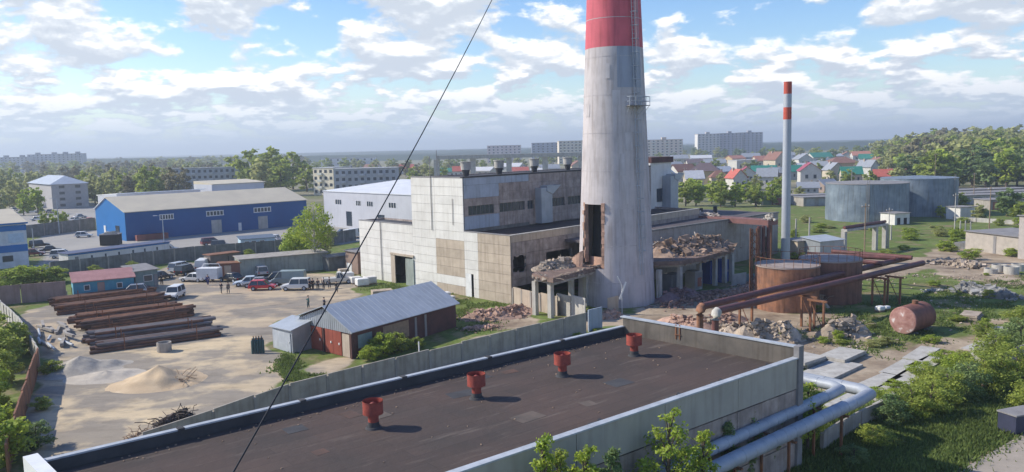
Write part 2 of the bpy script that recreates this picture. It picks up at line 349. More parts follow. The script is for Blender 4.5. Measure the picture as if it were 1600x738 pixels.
tcg = t.nodes.new('ShaderNodeTexCoord'); at_ = t.nodes.new('ShaderNodeAttribute'); at_.attribute_name = 'zone'; sx = t.nodes.new('ShaderNodeSeparateColor'); t.links.new(at_.outputs['Color'], sx.inputs[0])
def gn(scale, det=6, rough=.6, dist=0, sc3=None, off=0):
    n = t.nodes.new('ShaderNodeTexNoise'); n.inputs['Scale'].default_value = scale; n.inputs['Detail'].default_value = det; n.inputs['Roughness'].default_value = rough; n.inputs['Distortion'].default_value = dist
    mp = t.nodes.new('ShaderNodeMapping'); mp.inputs['Scale'].default_value = sc3 or (1, 1, 1); mp.inputs['Location'].default_value = (off, off * .7, 0); t.links.new(tcg.outputs['Object'], mp.inputs[0]); t.links.new(mp.outputs[0], n.inputs[0]); return n.outputs['Fac']
def gr(fac, stops):
    r = t.nodes.new('ShaderNodeValToRGB'); t.links.new(fac, r.inputs[0]); e = r.color_ramp.elements
    e[0].position, e[0].color = stops[0][0], (*stops[0][1], 1); e[1].position, e[1].color = stops[-1][0], (*stops[-1][1], 1)
    for p, c in stops[1:-1]: q = e.new(p); q.color = (*c, 1)
    return r.outputs[0]
def gmix(f, a, b, mode='MIX'):
    x = t.nodes.new('ShaderNodeMix'); x.data_type = 'RGBA'; x.blend_type = mode
    for v, i in ((f, 0), (a, 6), (b, 7)):
        if isinstance(v, float): x.inputs[i].default_value = v
        elif isinstance(v, tuple): x.inputs[i].default_value = (*v, 1)
        else: t.links.new(v, x.inputs[i])
    return x.outputs[2]
def edge(w_, noise_, k=7.0):     # noise-broken boundary of a zone
    a_ = math_('MULTIPLY_ADD', noise_, 1.1, tree=t, c=-.55); a_ = math_('ADD', w_, a_, tree=t); a_ = math_('SUBTRACT', a_, .5, tree=t)
    return math_('MULTIPLY_ADD', a_, k, tree=t, clamp=True, c=.5)
n_b, n_m, n_f = gn(.045, 5), gn(.22, 7, .62), gn(1.4, 6, .65)
grass = gr(n_m, [(.36, (.24, .20, .12)), (.46, (.13, .16, .045)), (.57, (.14, .20, .05)), (.66, (.26, .24, .12))])
grass = gmix(.7, grass, gr(n_f, [(.3, (.55, .55, .5)), (.7, (1.25, 1.2, 1.1))]), 'MULTIPLY')
town = gr(gn(.02, 8, .7), [(.35, (.12, .14, .055)), (.47, (.17, .17, .085)), (.56, (.27, .235, .17)), (.7, (.14, .16, .07))])
# beyond the works, mixed town ground; the switch is a position in the world
sy = t.nodes.new('ShaderNodeSeparateXYZ'); t.links.new(tcg.outputs['Object'], sy.inputs[0])
far = t.nodes.new('ShaderNodeMapRange'); t.links.new(sy.outputs['Y'], far.inputs[0]); far.inputs[1].default_value = 230; far.inputs[2].default_value = 280
base = gmix(far.outputs[0], grass, town)
yardc = gr(n_b, [(.38, (.40, .32, .235)), (.5, (.49, .395, .275)), (.62, (.57, .455, .30))])
patch = edge(math_('MULTIPLY', gn(.09, 4, .5, .8, (1, 1.7, 1), 31), 1.05, tree=t), n_m, 6.0)
yardc = gmix(math_('MULTIPLY', patch, .75, tree=t), yardc, (.205, .19, .175))
yardc = gmix(.7, yardc, gr(gn(.09, 9, .72, 1.5, (.5, 1.8, 1), 77), [(.34, (.52, .5, .48)), (.46, (1., 1., 1.)), (.7, (1.08, 1.06, 1.02))]), 'MULTIPLY')
yardc = gmix(.6, yardc, gr(gn(.5, 8, .7, 0, (.5, 1.6, 1), 5), [(.3, (.66, .64, .62)), (.5, (1., 1., 1.)), (.72, (1.22, 1.2, 1.14))]), 'MULTIPLY')
parkc = gmix(.6, gr(n_b, [(.35, (.30, .285, .265)), (.65, (.38, .355, .32))]), gr(n_f, [(.3, (.8, .8, .8)), (.7, (1.1, 1.1, 1.1))]), 'MULTIPLY')
dirtc = gr(n_m, [(.34, (.21, .155, .11)), (.5, (.34, .265, .19)), (.64, (.46, .37, .27))])
dirtc = gmix(.6, dirtc, gr(n_f, [(.3, (.7, .7, .7)), (.7, (1.2, 1.2, 1.2))]), 'MULTIPLY')
c_ = gmix(edge(sx.outputs[2], n_m, 5), base, dirtc); c_ = gmix(edge(sx.outputs[1], n_f, 9), c_, parkc); c_ = gmix(edge(sx.outputs[0], n_m, 6), c_, yardc)
t.links.new(c_, gb.inputs['Base Color'])
bpn = t.nodes.new('ShaderNodeBump'); bpn.inputs['Strength'].default_value = .35; bpn.inputs['Distance'].default_value = .15; t.links.new(n_f, bpn.inputs['Height']); t.links.new(bpn.outputs[0], gb.inputs['Normal'])
me.materials.append(gm); go = bpy.data.objects.new('ground', me); COL.objects.link(go); tag(go, kind='structure')

# ================================================================ helpers for walls between two ground points
def seg(m, p, q, th, z0, z1, ext=0.0):
    p, q = Vector((p[0], p[1], 0)), Vector((q[0], q[1], 0)); d = (q - p).normalized(); n = Vector((d.y, -d.x, 0)) * th / 2; p = p - d * ext; q = q + d * ext
    return m.prism([p - n, q - n, q + n, p + n][::-1] if False else [p + n, q + n, q - n, p - n], z0, z1)
def ang(p, q): return math.degrees(math.atan2(q[1] - p[1], q[0] - p[0]))
def V2(v): return (v[0], v[1])
def one(name, m, mt, label, cat, group=None, kind=None, loc=None):
    o = m.build(name, mt, None, loc=loc); return tag(o, label, cat, group, kind)

# ================================================================ near flat-roofed workshop
NL, FL, FR = Vector((-21.0, 33.3, 0)), Vector((8.0, 57.0, 0)), Vector((17.1, 47.4, 0)); NR = FR - (FL - NL)
RZ = 6.35
W = thing('workshop_building', 'low workshop with a big brown bitumen roof and pale parapets in the foreground', 'building', NL)
rmat = K['bitum']; t = rmat.node_tree; pb_ = t.nodes['Principled BSDF']; src = pb_.inputs['Base Color'].links[0].from_socket
tcr = t.nodes.new('ShaderNodeTexCoord'); mpr = t.nodes.new('ShaderNodeMapping'); mpr.inputs['Rotation'].default_value = (0, 0, -R(39.5)); t.links.new(tcr.outputs['Object'], mpr.inputs[0])
bkt = t.nodes.new('ShaderNodeTexBrick'); bkt.inputs['Scale'].default_value = 1.0; bkt.inputs['Brick Width'].default_value = 9.0; bkt.inputs['Row Height'].default_value = .95; bkt.inputs['Mortar Size'].default_value = .022; bkt.inputs['Mortar Smooth'].default_value = .6; bkt.inputs['Color1'].default_value = (1.12, 1.1, 1.08, 1); bkt.inputs['Color2'].default_value = (.86, .86, .87, 1); bkt.inputs['Mortar'].default_value = (.62, .62, .64, 1)
nz_ = t.nodes.new('ShaderNodeTexNoise'); nz_.inputs['Scale'].default_value = .6; wv = t.nodes.new('ShaderNodeVectorMath'); wv.operation = 'MULTIPLY_ADD'; t.links.new(nz_.outputs['Color'], wv.inputs[0]); wv.inputs[1].default_value = (.12, .12, 0); t.links.new(mpr.outputs[0], wv.inputs[2]); t.links.new(wv.outputs[0], bkt.inputs['Vector'])
mA = t.nodes.new('ShaderNodeMix'); mA.data_type = 'RGBA'; mA.blend_type = 'MULTIPLY'; mA.inputs[0].default_value = .8; t.links.new(src, mA.inputs[6]); t.links.new(bkt.outputs['Color'], mA.inputs[7])
mps = t.nodes.new('ShaderNodeMapping'); mps.inputs['Scale'].default_value = (.25, 1.6, 1); t.links.new(mpr.outputs[0], mps.inputs[0]); ns = t.nodes.new('ShaderNodeTexNoise'); ns.inputs['Scale'].default_value = .8; ns.inputs['Detail'].default_value = 8; ns.inputs['Roughness'].default_value = .7; t.links.new(mps.outputs[0], ns.inputs[0])
rs_ = t.nodes.new('ShaderNodeValToRGB'); t.links.new(ns.outputs['Fac'], rs_.inputs[0]); rs_.color_ramp.elements[0].position = .56; rs_.color_ramp.elements[1].position = .74; rs_.color_ramp.elements[0].color = (0, 0, 0, 1); rs_.color_ramp.elements[1].color = (.6, .6, .6, 1)
mB = t.nodes.new('ShaderNodeMix'); mB.data_type = 'RGBA'; t.links.new(rs_.outputs[0], mB.inputs[0]); t.links.new(mA.outputs[2], mB.inputs[6]); mB.inputs[7].default_value = (.20, .165, .14, 1); t.links.new(mB.outputs[2], pb_.inputs['Base Color'])
MB().prism([NL, NR, FR, FL], RZ - .3, RZ).build('roof', rmat, W)
m = MB(); seg(m, NL, FL, .3, 0, RZ - .31); seg(m, NL, NR, .3, 0, RZ - .31); seg(m, FL, FR, .3, 0, RZ - .31); m.build('wall', K['conc'], W)
PR = Plane(FR, ang(FR, NR) - 180)                       # outer face of the right wall, u runs back from the far corner (negative)
LW = (FR - NR).length
m = MB(); m.wall(PR, -LW, 0, 0, 5.0, pw=6, ph=1.6, off=.15, th=.3, gap=.06); m.build('wall_panel', K['worn'], W)
m = MB(); m.wall(PR, -LW, 0, 5.04, 6.9, pw=6, off=.2, th=.25, gap=.04); m.build('parapet_panel', K['parap'], W)
MB().pb(PR, -LW, 0, 6.9, 6.98, -.12, .28).build('coping', K['capm'], W)
dl = (FL - NL).normalized(); nl = Vector((dl.y, -dl.x, 0))
m = MB(); seg(m, NL, FL, .25, RZ + .002, 6.86); m.build('parapet', K['bitumd'], W)
Ln = (FL - NL).length; PL = Plane(NL, ang(NL, FL))
for i in range(6):
    MB().pb(PL, Ln * i / 6 + .16, Ln * (i + 1) / 6 - .16, 6.87, 6.95, -.16, .16).build('coping', K['capm'], W)
    if i: MB().pb(PL, Ln * i / 6 - .15, Ln * i / 6 + .15, 6.862, 6.99, -.17, .22).build('coping_joint', K['bitumd'], W)
PF = Plane(FL, ang(FL, FR)); Lf = (FR - FL).length
m = MB(); m.pb(PF, 0, Lf, RZ + .002, 7.55, -.15, .15); m.build('parapet', mat('dark_parapet', (.16, .14, .12), (.10, .09, .08), .6, .9, .2, streak=.4), W)
MB().pb(PF, -.2, Lf + .2, 7.552, 7.63, -.22, .22).build('coping', K['capm'], W)
MB().pb(PF, Lf - .05, Lf + .3, 0, 7.66, -.3, .3).build('corner_post', K['slate'], W)
m = MB()
for u in (4.55, 4.85): m.pb(PF, u, u + .09, 6.7, 7.7, .15, .2)
m.pb(PF, 4.5, 5.0, 7.0, 7.05, .2, .24); m.build('roof_hatch_ladder', K['rust'], W)
PE = Plane(NL, ang(NL, NR))
MB().pb(PE, -.3, (NR - NL).length, 0, 7.2, -.35, .22).build('end_parapet', K['capw'], W)
for u in (-28.5, -20.2, -16.5, -10.5, -6.8, -2.2):
    m = MB(); c = PR.p(u, RZ + .1, -.9); m.box(c, (.5, .35, .22), .5); m.box(c + Vector((.3, .1, .12)), (.22, .2, .3), .9, .3); m.build('roof_outlet', K['bitumd'], W)

rs = random.Random(42)
for i in range(11):      # felt patches and grit on the roof
    u, v = rs.uniform(4, 34), rs.uniform(1.5, 10.5); p = NL + dl * u + nl * v; w_, h_ = rs.uniform(.6, 2.2), rs.uniform(.5, 1.2); t_ = math.atan2(dl.y, dl.x) + rs.uniform(-.15, .15)
    MB().box((p.x, p.y, RZ + .004 + i * .0008), (w_, h_, .006), t_).build('felt_patch', (K['bitumd'], mat('dusty_felt', (.15, .115, .095), (.09, .075, .065), .9, .9, .2), mat('brown_felt', (.12, .07, .055), (.08, .055, .045), .9, .9, .2))[i % 3], W)
m = MB()
for i in range(160):
    u, v = rs.uniform(1, 36), (rs.uniform(.3, 1.3) if i % 3 else rs.uniform(.5, 12)); p = NL + dl * u + nl * v; m.box((p.x, p.y, RZ + .02), (rs.uniform(.03, .12), rs.uniform(.03, .09), .04), rs.uniform(0, 3))
one('roof_grit', m, K['wood'], 'small stones and grit lying along the edge of the brown roof', 'grit', kind='stuff')
def make_vent():
    o = thing('roof_vent', 'x', 'roof vent')
    MB().cyl((0, 0, 0), (0, 0, .10), .42, .36, 20).build('flashing', K['bitumd'], o, False)
    MB().cyl((0, 0, .1), (0, 0, .34), .29, .28, 20).build('base_sleeve', K['bitumd'], o, False)
    MB().cyl((0, 0, .34), (0, 0, .72), .265, .265, 20).cyl((0, 0, .72), (0, 0, .9), .265, .265, 20, False).build('neck', K['vent'], o, False)
    m = MB(); m.cyl((0, 0, .76), (0, 0, 1.40), .50, .50, 24, caps=False); m.cyl((0, 0, 1.40), (0, 0, .76), .485, .485, 24, caps=False)
    for z in (.755, 1.37): m.cyl((0, 0, z), (0, 0, z + .035), .515, .515, 24, caps=False)
    m.build('cowl_ring', K['vent'], o, False)
    MB().cyl((0, 0, 1.1), (0, 0, 1.32), .40, .05, 20).build('cowl_cap', K['vent'], o, False)
    for k in range(4):
        t = k * math.pi / 2 + .4; MB().box((.36 * math.cos(t), .36 * math.sin(t), 1.12), (.22, .03, .05), t).build('strut', K['vent'], o, False)
    return o
v0 = make_vent()
vents = [((584, 669), 'red mushroom roof vent nearest the camera, leftmost of the row of four'), ((745, 623), 'second red mushroom roof vent from the left, dark at its foot'),
         ((879, 588), 'third red mushroom roof vent from the left, mid roof'), ((991, 556), 'farthest red roof vent, near the far parapet of the workshop')]
for i, (p, lb) in enumerate(vents):
    if i == 0: v0.location = G(*p, RZ); tag(v0, lb, group='mushroom vents on the workshop roof')
    else: copy_tree(v0, G(*p, RZ), i * 1.1, 1, lb)

# overhead cable crossing the picture: its far end runs on past the frame
a_, b_ = at(372, 700, 9.5), at(772, -20, 26); a_ = a_ + (a_ - b_) * .25; b_ = b_ + (b_ - a_) * .3
pts = [a_.lerp(b_, k / 24) - Vector((0, 0, .35 * 4 * (k / 24) * (1 - k / 24))) for k in range(25)]
one('overhead_cable', MB().tube(pts, .013, 6), K['cable'], 'thin black cable slanting down in the air over the yard and roof', 'cable')

# ================================================================ large plant
C1, C2 = G(565, 432), G(800, 476); P1 = Plane(C1, ang(C1, C2)); L1 = (C2 - C1).length
uH0, zH = P1.uz(642, 277); uH1, _ = P1.uz(724.5, 340); zH = 16.0; zl = P1.uz(600, 348)[1]; zr = 8.8
AD = 47.5; adv = Vector((math.cos(R(AD)), math.sin(R(AD)), 0))
PLT = thing('factory_building', 'large derelict factory clad in white and brown concrete panels beside the big chimney', 'building', C1)
d1 = P1.d
def rc(px0, px1, py0, py1, P=P1):
    u0 = P.uz(px0, (py0 + py1) / 2)[0]; u1 = P.uz(px1, (py0 + py1) / 2)[0]; um = (px0 + px1) / 2
    return (u0, u1, P.uz(um, py1)[1], P.uz(um, py0)[1])
door = rc(615, 645, 401, 442); door = (door[0], door[1], -.1, door[3]); sd_ = rc(729, 741, 428, 470); sd_ = (sd_[0], sd_[1], -.1, sd_[3])
holes = [door, sd_]
uB0, uB1 = P1.uz(683, 420)[0], P1.uz(726.5, 420)[0]; uB2 = P1.uz(748, 420)[0]
inb = lambda u, z: (uB0 < u < uB1 and 2.4 < z < 7.6) or (u > uB2)
cuts = [(uB0, uB0, 0, 0), (uB2, uB2, 0, 0)]
# wall core behind the panels
m = MB(); m.wall(P1, 0, L1, 0, zr - .1, holes, off=-.05, th=.3); m.wall(P1, uH0, uH1, zr - .1, zH - .1, (), off=-.05, th=.3); m.build('wall', K['concd'], PLT)
def panels(name, mt, u0, u1, z0, z1, P=P1, hl=holes, pw=11, ph=1.25, off=.06):
    m = MB(); m.wall(P, u0, u1, z0, z1, hl, off=off, th=.1, pw=pw, ph=ph, gap=.032); return m.build(name, mt, PLT)
panels('wall_panel', K['whitep'], 0, uH0, 0, zl)
panels('wall_panel', K['whitep'], uH0, uB0, 0, zH); panels('wall_panel', K['whitep'], uB0, uH1, 7.5, zH); panels('wall_panel', K['beigep'], uB0, uH1, 2.5, 7.5); panels('wall_panel', K['whitep'], uB0, uH1, 1.25, 2.5); panels('wall_panel', K['beigep'], uB0, uH1, 0, 1.25)
panels('wall_panel', K['bluep' if 0 else 'whitep'], uH1, uB2, 0, zr); panels('wall_panel', K['beigep'], uB2, L1, 0, zr)
# big gate: recessed dark opening with two open leaves
u0, u1, _, zt = door
MB().pb(P1, u0, u1, 0, zt, -6, -5.9).build('gate_shade_sheet', K['dark'], PLT)  # black sheet inside, stands in for the shade behind the gate
MB().pb(P1, u0 - .35, u0 + .7, 0, zt + .1, .07, .2).build('gate_leaf', K['beigep'], PLT)
o = MB().pb(P1, u1 - 1.5, u1 + .5, 0, zt - .2, .08, .22).build('gate_leaf', K['wallgr'], PLT)
MB().pb(P1, u0 - .4, u1 + .55, zt + .1, zt + .4, .07, .3).build('gate_lintel', K['beigep'], PLT)
u0, u1, _, zt = sd_
MB().pb(P1, u0, u0 + (u1 - u0) * .68, 0, zt, -.05, .05).build('side_door', K['white'], PLT); MB().pb(P1, u0 - .5, u1 + .5, -.0, zt + .2, -1.2, -1.1).build('door_shade_sheet', K['dark'], PLT)  # black sheet behind the door gap, indoor shade as plain colour
# cable trunking down the white front and its joint boxes
ux = P1.uz(675, 330)[0]; m = MB(); m.pb(P1, ux, ux + .07, 8.6, zH + 3.0, .12, .19)
ux2 = P1.uz(708, 330)[0]; m.pb(P1, ux2, ux2 + .06, 9.6, 13.2, .12, .17); m.build('conduit', K['slate'], PLT)
ux = P1.uz(596, 380)[0]; MB().pb(P1, ux, ux + .08, 0, zl + .1, .12, .2).build('conduit', K['slate'], PLT)
# low wing left: shallow roof, low block right and the tall block
def quad_from(u0, u1, depth): a, b = P1.p(u0, 0, -.06), P1.p(u1, 0, -.06); return [a, b, b + adv * depth, a + adv * depth]
MB().prism(quad_from(.02, uH0, 5), zl - .5, zl - .25).build('roof', K['bitumd'], PLT)
q = quad_from(uH0, uH1, 46); MB().prism(q, zH - .45, zH - .15).build('roof', K['bitumd'], PLT)
m = MB(); seg(m, q[0], q[3], .3, 0, zH); seg(m, q[3], q[2], .3, 0, zH); m.build('wall', K['worn'], PLT)
q = quad_from(0, uH0, 5); m = MB(); seg(m, q[0], q[3], .3, 0, zl); seg(m, q[3], q[2], .3, 0, zl); m.build('wall', K['worn'], PLT)
q = quad_from(uH1, L1, Plane(C2, AD).uz(1092, 350)[0]); MB().prism([q[0] + d1 * .16, q[1] - d1 * .1, q[2], q[3]], zr - .6, zr - .35).build('roof', K['bitum'], PLT); m = MB(); seg(m, q[2], q[3], .3, 0, zr); m.build('wall', K['worn'], PLT)
# shaded side of the tall block above the low roof
o3 = P1.p(uH1, 0); P3 = Plane(o3, AD)
win = [rc(731.5, 772, 327.5, 343, P3), rc(780.5, 820, 322.5, 337.5, P3), rc(824, 834, 320.5, 334, P3), rc(855, 882, 317, 331, P3), rc(887, 908, 315, 328, P3)]
win = [(a, b, 10.9, 12.15) for a, b, _, _ in win]
m = MB(); m.wall(P3, .1, 46, zr - .3, zH - .05, win, off=-.06, th=.25); m.build('wall', K['concd'], PLT)
uA, uC = P3.uz(779, 300)[0], P3.uz(826, 300)[0]
panels('wall_panel', K['bluep'], .12, uC, 15.0, zH, P3, win); panels('wall_panel', K['bluep'], .12, uA, 13.2, 15.0, P3, win); panels('wall_panel', K['bluep'], .12, uA, 9.0, 10.8, P3, win)
panels('wall_panel', K['worn'], uA, uC, 9.0, 15.0, P3, win); panels('wall_panel', K['worn'], .12, uA, 10.8, 13.2, P3, win); panels('wall_panel', K['worn'], uC, 46, 8.6, zH, P3, win)
for a, b, z0, z1 in win:
    f = MB().pb(P3, a, b, z0, z1, -.2, -.17).build('window', K['glass'], PLT); n = max(2, int((b - a) / .8)); mm = MB()
    for k in range(n + 1): uu = a + (b - a - .06) * k / n; mm.pb(P3, uu, uu + .06, z0, z1, -.17, -.1)
    mm.build('frame', K['slate'], f)
MB().pb(P3, -.1, 46, zH, zH + .22, -.35, .12).build('coping', K['bitumd'], PLT); MB().pb(P1, uH0, uH1 - .1, zH, zH + .14, -.35, .1).build('coping', K['slate'], PLT)
MB().pb(P1, 0, uH0, zl, zl + .1, -.35, .1).build('coping', K['slate'], PLT); MB().pb(P1, uH1, L1, zr, zr + .1, -.35, .1).build('coping', K['slate'], PLT)
def hood(ua, ub, z0, z1, P, par, out=1.3):
    MB().pb(P, ua, ub, z0, z1, .07, out).build('duct', K['galv'], par)
    m = MB(); a, b = P.p(ub - 1.2, z1 - .3, out * .9), P.p(ub + 1.4, z1 + .4, out * .9); n = P.n * out * .8; d = P.d
    vs = [P.p(ub - 1.3, z1 - .5, .1), P.p(ub, z1 - 1.0, .1), P.p(ub + 2.0, z1 + .3, .1), P.p(ub - 1.3, z1 + .3, .1)]; vs += [v + P.n * out for v in vs]
    m.add(vs, [(0, 1, 2, 3), (7, 6, 5, 4), (0, 4, 5, 1), (1, 5, 6, 2), (3, 7, 4, 0)]); m.build('duct_hood', K['galv'], par)
ud = P3.uz(836, 330)[0]; ud1 = P3.uz(853, 330)[0]; hood(ud, ud1, 8.7, 13.9, P3, PLT)
uE = P3.uz(1049, 290)[0]
MB().pb(P3, 46.02, uE, 0, 16.6, -12, 0).build('wall', K['whitep'], PLT); MB().pb(P3, 46, uE + .3, 16.61, 17.6, -12.2, .25).build('roof_edge', K['maroon'], PLT)
MB().pb(P3, uE - 5, uE - 1.5, 9.6, 12, .01, .05).build('window', K['glass'], PLT)
hood(uE - 3.2, uE - .6, 7.5, 14.2, P3, PLT, 1.8)
# shaded side of the low block
P2 = Plane(C2, AD); uW = P2.uz(1092, 350)[0]; br = rc(800.5, 822, 399, 426, P2); st = rc(853, 893, 391, 406, P2); hl2 = [br, (st[0], st[1], st[2], st[3]), (1.0, 30, -.1, 2.2), (uW - 16, uW - 2, -.1, .8)]
hl2 += [(uW - 17, uW - 11, 1.5, 5.6), (uW - 10, uW - 3.5, .8, 5.2)]
m = MB(); m.wall(P2, .1, uW, 0, zr - .05, hl2, off=-.06, th=.25); m.build('wall', K['concd'], PLT)
panels('wall_panel', K['worn'], .1, uW, 0, zr - .9, P2, hl2, ph=1.5); panels('wall_panel', K['beigep'], .1, uW, zr - .9, zr, P2, [], ph=1.2)
MB().pb(P2, 0, uW, zr, zr + .12, -.3, .14).build('coping', K['concl'], PLT)
m = MB(); random.seed(3)
for _ in range(22):       # broken panel edges round the smashed opening
    e_ = random.random(); u = random.choice((br[0], br[1])) if e_ < .5 else random.uniform(br[0], br[1]); z = random.uniform(br[2], br[3]) if e_ < .5 else random.choice((br[2], br[3]))
    m.box(P2.p(u, z, -.05), (random.uniform(.15, .5), .1, random.uniform(.15, .5)), P2.a, random.random() * .2, random.random() * 3)
m.build('broken_edge', K['worn'], PLT)
# roof ventilators of the plant
vs_ = [(728, 272), (780, 270), (835, 267), (887, 264)]
for i, (px, py) in enumerate(vs_):
    t_ = thing('roof_ventilator', ['concrete roof ventilator nearest the white corner of the factory roof', 'second concrete ventilator from the left on the factory roof', 'third concrete ventilator from the left on the factory roof', 'concrete roof ventilator beside the big chimney'][i], 'ventilator', at(px, py, P3.p(6 + i * 9, 0).y + 5) * 1.0, R(AD), 'ventilators along the factory roof')
    t_.location.z = zH - .15
    MB().cyl((0, 0, 0), (0, 0, 1.0), .38, .62, 10).build('shaft', K['bitumd'], t_, False); MB().cyl((0, 0, 1.0), (0, 0, 2.1), .72, .80, 12).build('cowl', K['concl'], t_, False); MB().cyl((0, 0, 2.1), (0, 0, 2.2), .9, .9, 12).build('cap', K['concl'], t_, False)
m = MB(); ux = P1.p(P1.uz(675, 300)[0], zH, -1)
one('roof_aerial', MB().cyl(ux, ux + Vector((0, 0, 3.8)), .04, n=6), K['slate'], 'thin aerial mast on the white front corner of the factory roof', 'aerial')

# ================================================================ main chimney
CX, CY = 13.25, 101.6
CHM = thing('large_chimney', 'huge concrete chimney with a red painted top and broken flue opening', 'chimney', (CX, CY, 0))
rad = lambda z: 4.93 - .0425 * z if z < 40 else 3.23 - .018 * (z - 40)
def shell(m, r_off, z0, z1, a0=0, a1=360, na=72, nz=None, holes=(), flip=False):
    nz = nz or max(1, int((z1 - z0) / 1.5)); zs = [z0 + (z1 - z0) * i / nz for i in range(nz + 1)]; full = a1 - a0 >= 360
    aa = [R(a0 + (a1 - a0) * i / na) for i in range(na + (0 if full else 1))]; vs = []
    for z in zs:
        for t in aa:
            rr = rad(z) + r_off; vs.append((CX + rr * math.cos(t), CY + rr * math.sin(t), z))
    k = len(aa); fs = []
    for j in range(nz):
        for i in range(k if full else k - 1):
            ta = a0 + (a1 - a0) * (i + .5) / na; ta = (ta + 180) % 360 - 180; zc_ = (zs[j] + zs[j + 1]) / 2
            if any(h[0] < ta < h[1] and h[2] < zc_ < h[3] for h in holes): continue
            f = (j * k + i, j * k + (i + 1) % k, (j + 1) * k + (i + 1) % k, (j + 1) * k + i); fs.append(f[::-1] if flip else f)
    m.add(vs, fs, True); return m
HL = [(-160, -117, 4.9, 12.9)]
ZR = at(960, 72, 98).z; ZP = at(1000, 136, 98).z
m = shell(MB(), 0, 0, ZR, holes=HL, nz=60); shell(m, -.45, 0, ZR, holes=HL, nz=60, flip=True); m.build('shaft', K['chim'], CHM)
m = shell(MB(), 0, ZR, 78, nz=30); m.cyl((CX, CY, 77.9), (CX, CY, 78), rad(78) + .25); m.build('red_shaft', K['chimred'], CHM)
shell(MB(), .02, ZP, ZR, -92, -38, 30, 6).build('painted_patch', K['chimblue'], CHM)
for z in np.arange(3, 38, 4.6):
    m = MB()
    if 4.5 < z < 14: shell(m, .022, z, z + .07, -116, 199, 60, 1)
    else: shell(m, .022, z, z + .07, 0, 360, 72, 1)
    m.build('pour_joint', K['chim'], CHM)
random.seed(11); RPM = mat('render_patch', (.56, .52, .53), (.47, .44, .45), .5, .85, .1, streak=.3)
for _ in range(24):
    a0 = random.uniform(-180, 20); z = random.uniform(0, 29)
    if -165 < a0 < -112 and z < 14: continue
    shell(MB(), .03 + random.random() * .02, z, z + random.uniform(1.5, 4), a0, a0 + random.uniform(6, 14), 4, 2).build('render_patch', RPM, CHM)
# brick lining exposed at the opening
m = MB(); zs = (5.4, 12.9)
for t in (-159.6, -117.4):
    r0, r1 = rad(9) - (.6 if t < -150 else .2), rad(9) + .05; c, s_ = math.cos(R(t)), math.sin(R(t)); tt = Vector((-s_, c, 0)) * .22
    for k in range(15):
        z = 5.4 + k * .5; rr = r1 - random.random() * .22; p0 = Vector((CX + r0 * c, CY + r0 * s_, z)); p1 = Vector((CX + rr * c, CY + rr * s_, z))
        m.add([p0 - tt, p1 - tt, p1 + tt, p0 + tt] + [p + Vector((0, 0, .5)) for p in (p0 - tt, p1 - tt, p1 + tt, p0 + tt)], [(0, 1, 2, 3)[::-1], (4, 5, 6, 7), (0, 1, 5, 4), (1, 2, 6, 5), (2, 3, 7, 6), (3, 0, 4, 7)])
shell(m, -1.1, 4.6, 6.1, -175, -100, 12, 2); m.build('brick_lining', K['brick'], CHM)
shell(MB(), -1.6, 4, 15, -180, -90, 14, 3).build('flue_shade_shell', K['dark'], CHM)  # added black shell, paints the shade inside the flue opening
# ladder with cage, and inspection platform
la = R(-58); ld = Vector((math.cos(la), math.sin(la), 0)); lt = Vector((-ld.y, ld.x, 0)); lad = None
m = MB()
for s_ in (-.22, .22):
    m.tube([Vector((CX, CY, z)) + ld * (rad(z) + .22) + lt * s_ for z in np.linspace(4, 77, 30)], .045, 6)
for z in np.arange(4, 77, .45): p = Vector((CX, CY, z)) + ld * (rad(z) + .22); m.cyl(p - lt * .22, p + lt * .22, .022, n=5)
lad = m.build('ladder', K['capm'], CHM); m = MB()
for z in np.arange(7, 77, 1.6):
    p = Vector((CX, CY, z)) + ld * (rad(z) + .22); m.tube([p + lt * (.42 * math.cos(t)) + ld * (.75 * math.sin(t)) for t in np.linspace(0, math.pi, 9)], .038, 5)
for t in np.linspace(.3, math.pi - .3, 4): m.tube([Vector((CX, CY, z)) + ld * (rad(z) + .22 + .75 * math.sin(t)) + lt * .42 * math.cos(t) for z in np.linspace(7, 77, 20)], .022, 4)
m.build('safety_cage', K['capm'], lad)
zp = at(997, 165, 97).z; PT = None; m = MB()
arc = [R(x) for x in np.linspace(-76, -38, 9)]
def arcp(t, r, z): return Vector((CX + r * math.cos(t), CY + r * math.sin(t), z))
rp = rad(zp)
for i in range(8):
    a, b = arc[i], arc[i + 1]; vs = [arcp(a, rp, zp), arcp(a, rp + 1.1, zp), arcp(b, rp + 1.1, zp), arcp(b, rp, zp)]; m.add(vs + [v + Vector((0, 0, .08)) for v in vs], [(0, 1, 2, 3), (7, 6, 5, 4), (1, 5, 6, 2), (0, 4, 5, 1), (3, 2, 6, 7)])
pf = m.build('platform', K['slate'], CHM); m = MB()
for z in (.55, 1.1): m.tube([arcp(arc[0], rp, zp + z)] + [arcp(t, rp + 1.08, zp + z) for t in arc] + [arcp(arc[-1], rp, zp + z)], .035, 5)
for t in arc[::2]: m.cyl(arcp(t, rp + 1.08, zp), arcp(t, rp + 1.08, zp + 1.1), .035, n=5); m.cyl(arcp(t, rp + 1.0, zp), arcp(t, rp, zp - 1.1), .03, n=5)
m.build('railing', K['capm'], pf)
MB().box(G(1016, 470) * 1 + Vector((0, 0, 2)), (.7, .5, .5)).build('junction_box', K['slate'], CHM)

